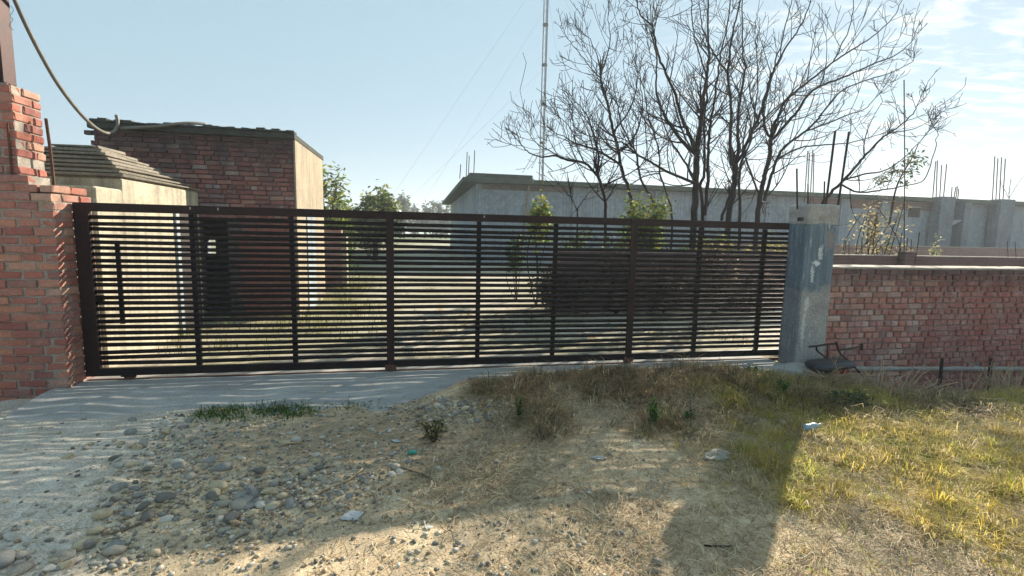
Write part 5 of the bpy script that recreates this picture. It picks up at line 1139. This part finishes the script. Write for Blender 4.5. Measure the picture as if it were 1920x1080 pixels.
    o = mesh_np('gravel', V, [Fq], M['stone'], None, cc, True); tag(o, 'small grey gravel scattered between the larger stones', 'gravel', kind='stuff')
build_stones()

# ------------------------------------------------------------------ litter, sticks, broken chair, stakes
def plain(name, c, rough=.6, spec=.3):
    mt, nt, B, N, L = new_mat(name); g = N('ShaderNodeNewGeometry'); n = noise_node(N, L, 30, 4, .6, g.outputs['Position'])
    L(mixc(N, L, .4, c, ramp(N, L, n.outputs[0], [(0.3, .3), (.7, .7)]).outputs[0], 'OVERLAY'), B.inputs['Base Color']); B.inputs['Roughness'].default_value = rough; B.inputs['Specular IOR Level'].default_value = spec; return mt
M['white_plastic'] = plain('white_plastic', (.46, .46, .45), .6); M['grey_bag'] = plain('grey_bag', (.34, .33, .31), .6); M['teal'] = plain('teal_plastic', (.03, .30, .24), .4); M['red_cloth'] = plain('red_cloth', (.30, .02, .025), .85); M['vinyl'] = plain('worn_black_vinyl', (.035, .038, .045), .5, .4); M['bottle'] = plain('clear_blue_plastic', (.26, .34, .37), .3, .4)
def crumple(label, px, py, w, d, seed, mat='white_plastic', name='plastic_scrap', cat='litter'):
    p = gp(px, py); rng = random.Random(seed); n = 9; V = []; Fq = []; th = rng.uniform(-.4, .4)
    for j in range(n):
        for i in range(n):
            u, v = i / (n - 1) - .5, j / (n - 1) - .5; k = 1 - .45 * abs(v) * abs(u) * 4; x, y = u * w * k, v * d * k; X = p.x + x * math.cos(th) - y * math.sin(th); Y = p.y + x * math.sin(th) + y * math.cos(th)
            V.append((X, Y, float(gz(X, Y)) + .006 + .05 * w * 4 * abs(float(fbm(np.array(u * 5 + seed), np.array(v * 5.), 3)) - .3)))
    for j in range(n - 1):
        for i in range(n - 1): a = j * n + i; Fq.append((a, a + 1, a + n + 1, a + n))
    o = mesh_np(name, V, [np.array(Fq)], M[mat], None); tag(o, label, cat); origin_to(o, p); md = o.modifiers.new('thickness', 'SOLIDIFY'); md.thickness = .002
crumple('crumpled white plastic scrap lying in the straw before the gate', 1122, 861, .13, .06, 1)
crumple('dirty white plastic sheet below the heap of stones', 660, 970, .14, .09, 2)
crumple('small white scrap on the bare earth right of the stones', 743, 829, .09, .04, 3)
crumple('tiny pale scrap at the bottom of the sunlit sand', 803, 990, .05, .04, 4)
crumple('flat grey plastic bag pressed into the straw on the right', 1345, 856, .28, .16, 6, 'grey_bag')
crumple('small white scrap among weeds near the concrete post', 1440, 735, .14, .07, 7)
def bottle():
    p = gp(1518, 818); d = Vector((1, .12, .05)).normalized(); c = Vector((p.x - .06, p.y, p.z + .075)); prof = [(0, .006), (.004, .027), (.03, .030), (.055, .026), (.075, .031), (.11, .031), (.135, .022), (.15, .012), (.165, .012)]
    t = empty('plastic_bottle', (p.x, p.y, p.z), 'crushed pale blue plastic bottle lying in the grass edge', 'bottle')
    MB().tube([c + d * a for a, r in prof], [r for a, r in prof], 10).build('body', M['bottle'], t, True); MB().tube([c + d * .165, c + d * .18], .0145, 10).build('cap', M['white_plastic'], t)
bottle()
def tube_scrap():
    p = gp(772, 853); o = MB().tube([p + Vector((-.03, 0, .018)), p + Vector((.035, .01, .018))], .014, 10).build('plastic_tube', M['teal'], None, True); tag(o, 'short teal plastic tube lying near the sticks', 'litter'); origin_to(o, p)
tube_scrap()
M['brown_wood'] = weathered('brown_wood', (0.20, 0.145, 0.10), (0.11, 0.08, 0.06), (0.30, 0.23, 0.16), 20, 0.9, 0.2, 0.003)
def stick(label, pts, r, mat='bark'):
    P = [gp(*q) for q in pts]; P = [Vector((p.x, p.y, float(gz(p.x, p.y)) + r * .9 + .006)) for p in P]; o = MB().tube(catmull(P, 4), r, 6).build('stick', M[mat], None, True); tag(o, label, 'stick'); origin_to(o, P[0])
stick('thin brown stick lying across the straw in the middle', [(735, 874), (765, 884), (790, 892), (812, 902)], .007, 'brown_wood')
stick('pale bent stick lying beside the heap of stones', [(588, 932), (625, 914), (655, 902), (680, 882)], .007, 'straw_twig')
stick('short pale stick on the earth beside a flat stone', [(525, 838), (545, 834), (566, 832)], .007, 'straw_twig')
stick('dark half-buried root along the left stones', [(190, 1008), (225, 1000), (255, 988), (280, 975)], .006, 'brown_wood')
stick('straight dark twig in the shadow at the lower right', [(1320, 1026), (1345, 1028), (1372, 1028)], .005)
def chair():
    Y = 4.72; b = at(1555, 705, Y); t = empty('broken_chair', (b.x, Y, float(gz(b.x, Y))), 'broken chair with black seat and bent iron arm frame beside the post', 'chair')
    c = at(1556, 683, Y); V = []; Fq = []; n = 20; rings = ((.0, -.035), (.17, -.035), (.19, -.02), (.195, .01), (.18, .032), (.12, .042), (0, .046))
    for (r, z) in rings:
        for k in range(n):
            a = 2 * math.pi * k / n; sq = (abs(math.cos(a)) ** 4 + abs(math.sin(a)) ** 4) ** -.25 * .93; V.append((c.x + r * 1.45 * sq * math.cos(a), c.y + r * sq * math.sin(a) * .9, c.z + z + .10 * r * math.cos(a)))
    for i in range(len(rings) - 1):
        for k in range(n): q = (k + 1) % n; Fq.append((i * n + k, i * n + q, (i + 1) * n + q, (i + 1) * n + k))
    mesh_np('seat', V, [np.array(Fq)], M['vinyl'], t, None, True)
    MB().box(c.x - .03, c.x + .20, c.y - .10, c.y + .08, c.z - .09, c.z - .037, .012).build('red_cover', M['red_cloth'], t)
    A = lambda px, py, dy=0: at(px, py, Y + dy)
    MB().tube(catmull([A(1517, 650), A(1530, 649), A(1550, 646), A(1568, 644)], 3), .012, 6).build('arm', M['dark_iron'], t, True)
    MB().tube(catmull([A(1531, 650), A(1532, 657), A(1540, 664), A(1551, 672)], 3), .011, 6).build('arm_support', M['dark_iron'], t, True)
    MB().tube([A(1552, 647), A(1551, 673)], .008, 6).build('arm_strut', M['dark_iron'], t)
    MB().tube([A(1575, 656, .02), A(1596, 653, .05), A(1616, 650, .08)], .011, 6).build('arm', M['dark_iron'], t); MB().tube([A(1616, 644, .08), A(1616, 656, .08)], .016, 6).build('arm_end', M['dark_iron'], t)
    MB().tube([A(1568, 641), A(1572, 655), A(1576, 664), A(1600, 686), A(1618, 706), A(1632, 728)], .012, 6).build('leg', M['dark_iron'], t, True)
    MB().tube([A(1540, 690), A(1536, 712)], .012, 6).build('leg', M['dark_iron'], t); MB().tube([A(1580, 690, .15), A(1584, 712, .15)], .012, 6).build('leg', M['dark_iron'], t)
chair()
def stakes():
    for i, (px, lab) in enumerate(((1770, 'dark iron angle stake in front of the wall, the left of two'), (1862, 'dark iron angle stake in front of the wall, the right of two'))):
        Y = 4.75; a = at(px - 2, 672, Y); z0 = float(gz(a.x, Y)) - .1; o = MB().bar((a.x + .03, Y, z0), a, .024, .005).bar((a.x + .020, Y + .012, z0), a + Vector((-.010, .012, 0)), .005, .024).build('iron_stake', M['dark_iron']); tag(o, lab, 'stake', 'iron stakes before the boundary wall'); origin_to(o, (a.x, Y, z0))
    a = at(1772, 735, 4.73); b = at(1862, 737, 4.73); o = MB().tube([a, (a + b) / 2 - Vector((0, 0, .015)), b], .006, 5).build('slack_wire', M['dark_iron']); tag(o, 'thin dark wire slung between the two iron stakes', 'wire'); origin_to(o, a)
stakes()

# ------------------------------------------------------------------ haze
def build_haze():
    mt = bpy.data.materials.new('haze_air'); mt.use_nodes = True; nt = mt.node_tree; nt.nodes.clear()
    out = nt.nodes.new('ShaderNodeOutputMaterial'); v = nt.nodes.new('ShaderNodeVolumePrincipled'); v.inputs['Color'].default_value = (.86, .93, 1.0, 1); v.inputs['Density'].default_value = HAZE; v.inputs['Anisotropy'].default_value = .25
    nt.links.new(v.outputs[0], out.inputs['Volume'])
    o = MB().box(-2600, 2600, -200, 3600, -3.0, 34.0).build('haze', mt); tag(o, 'pale blue haze lying over the whole place', 'haze', kind='stuff')
HAZE = 0.0016
build_haze()
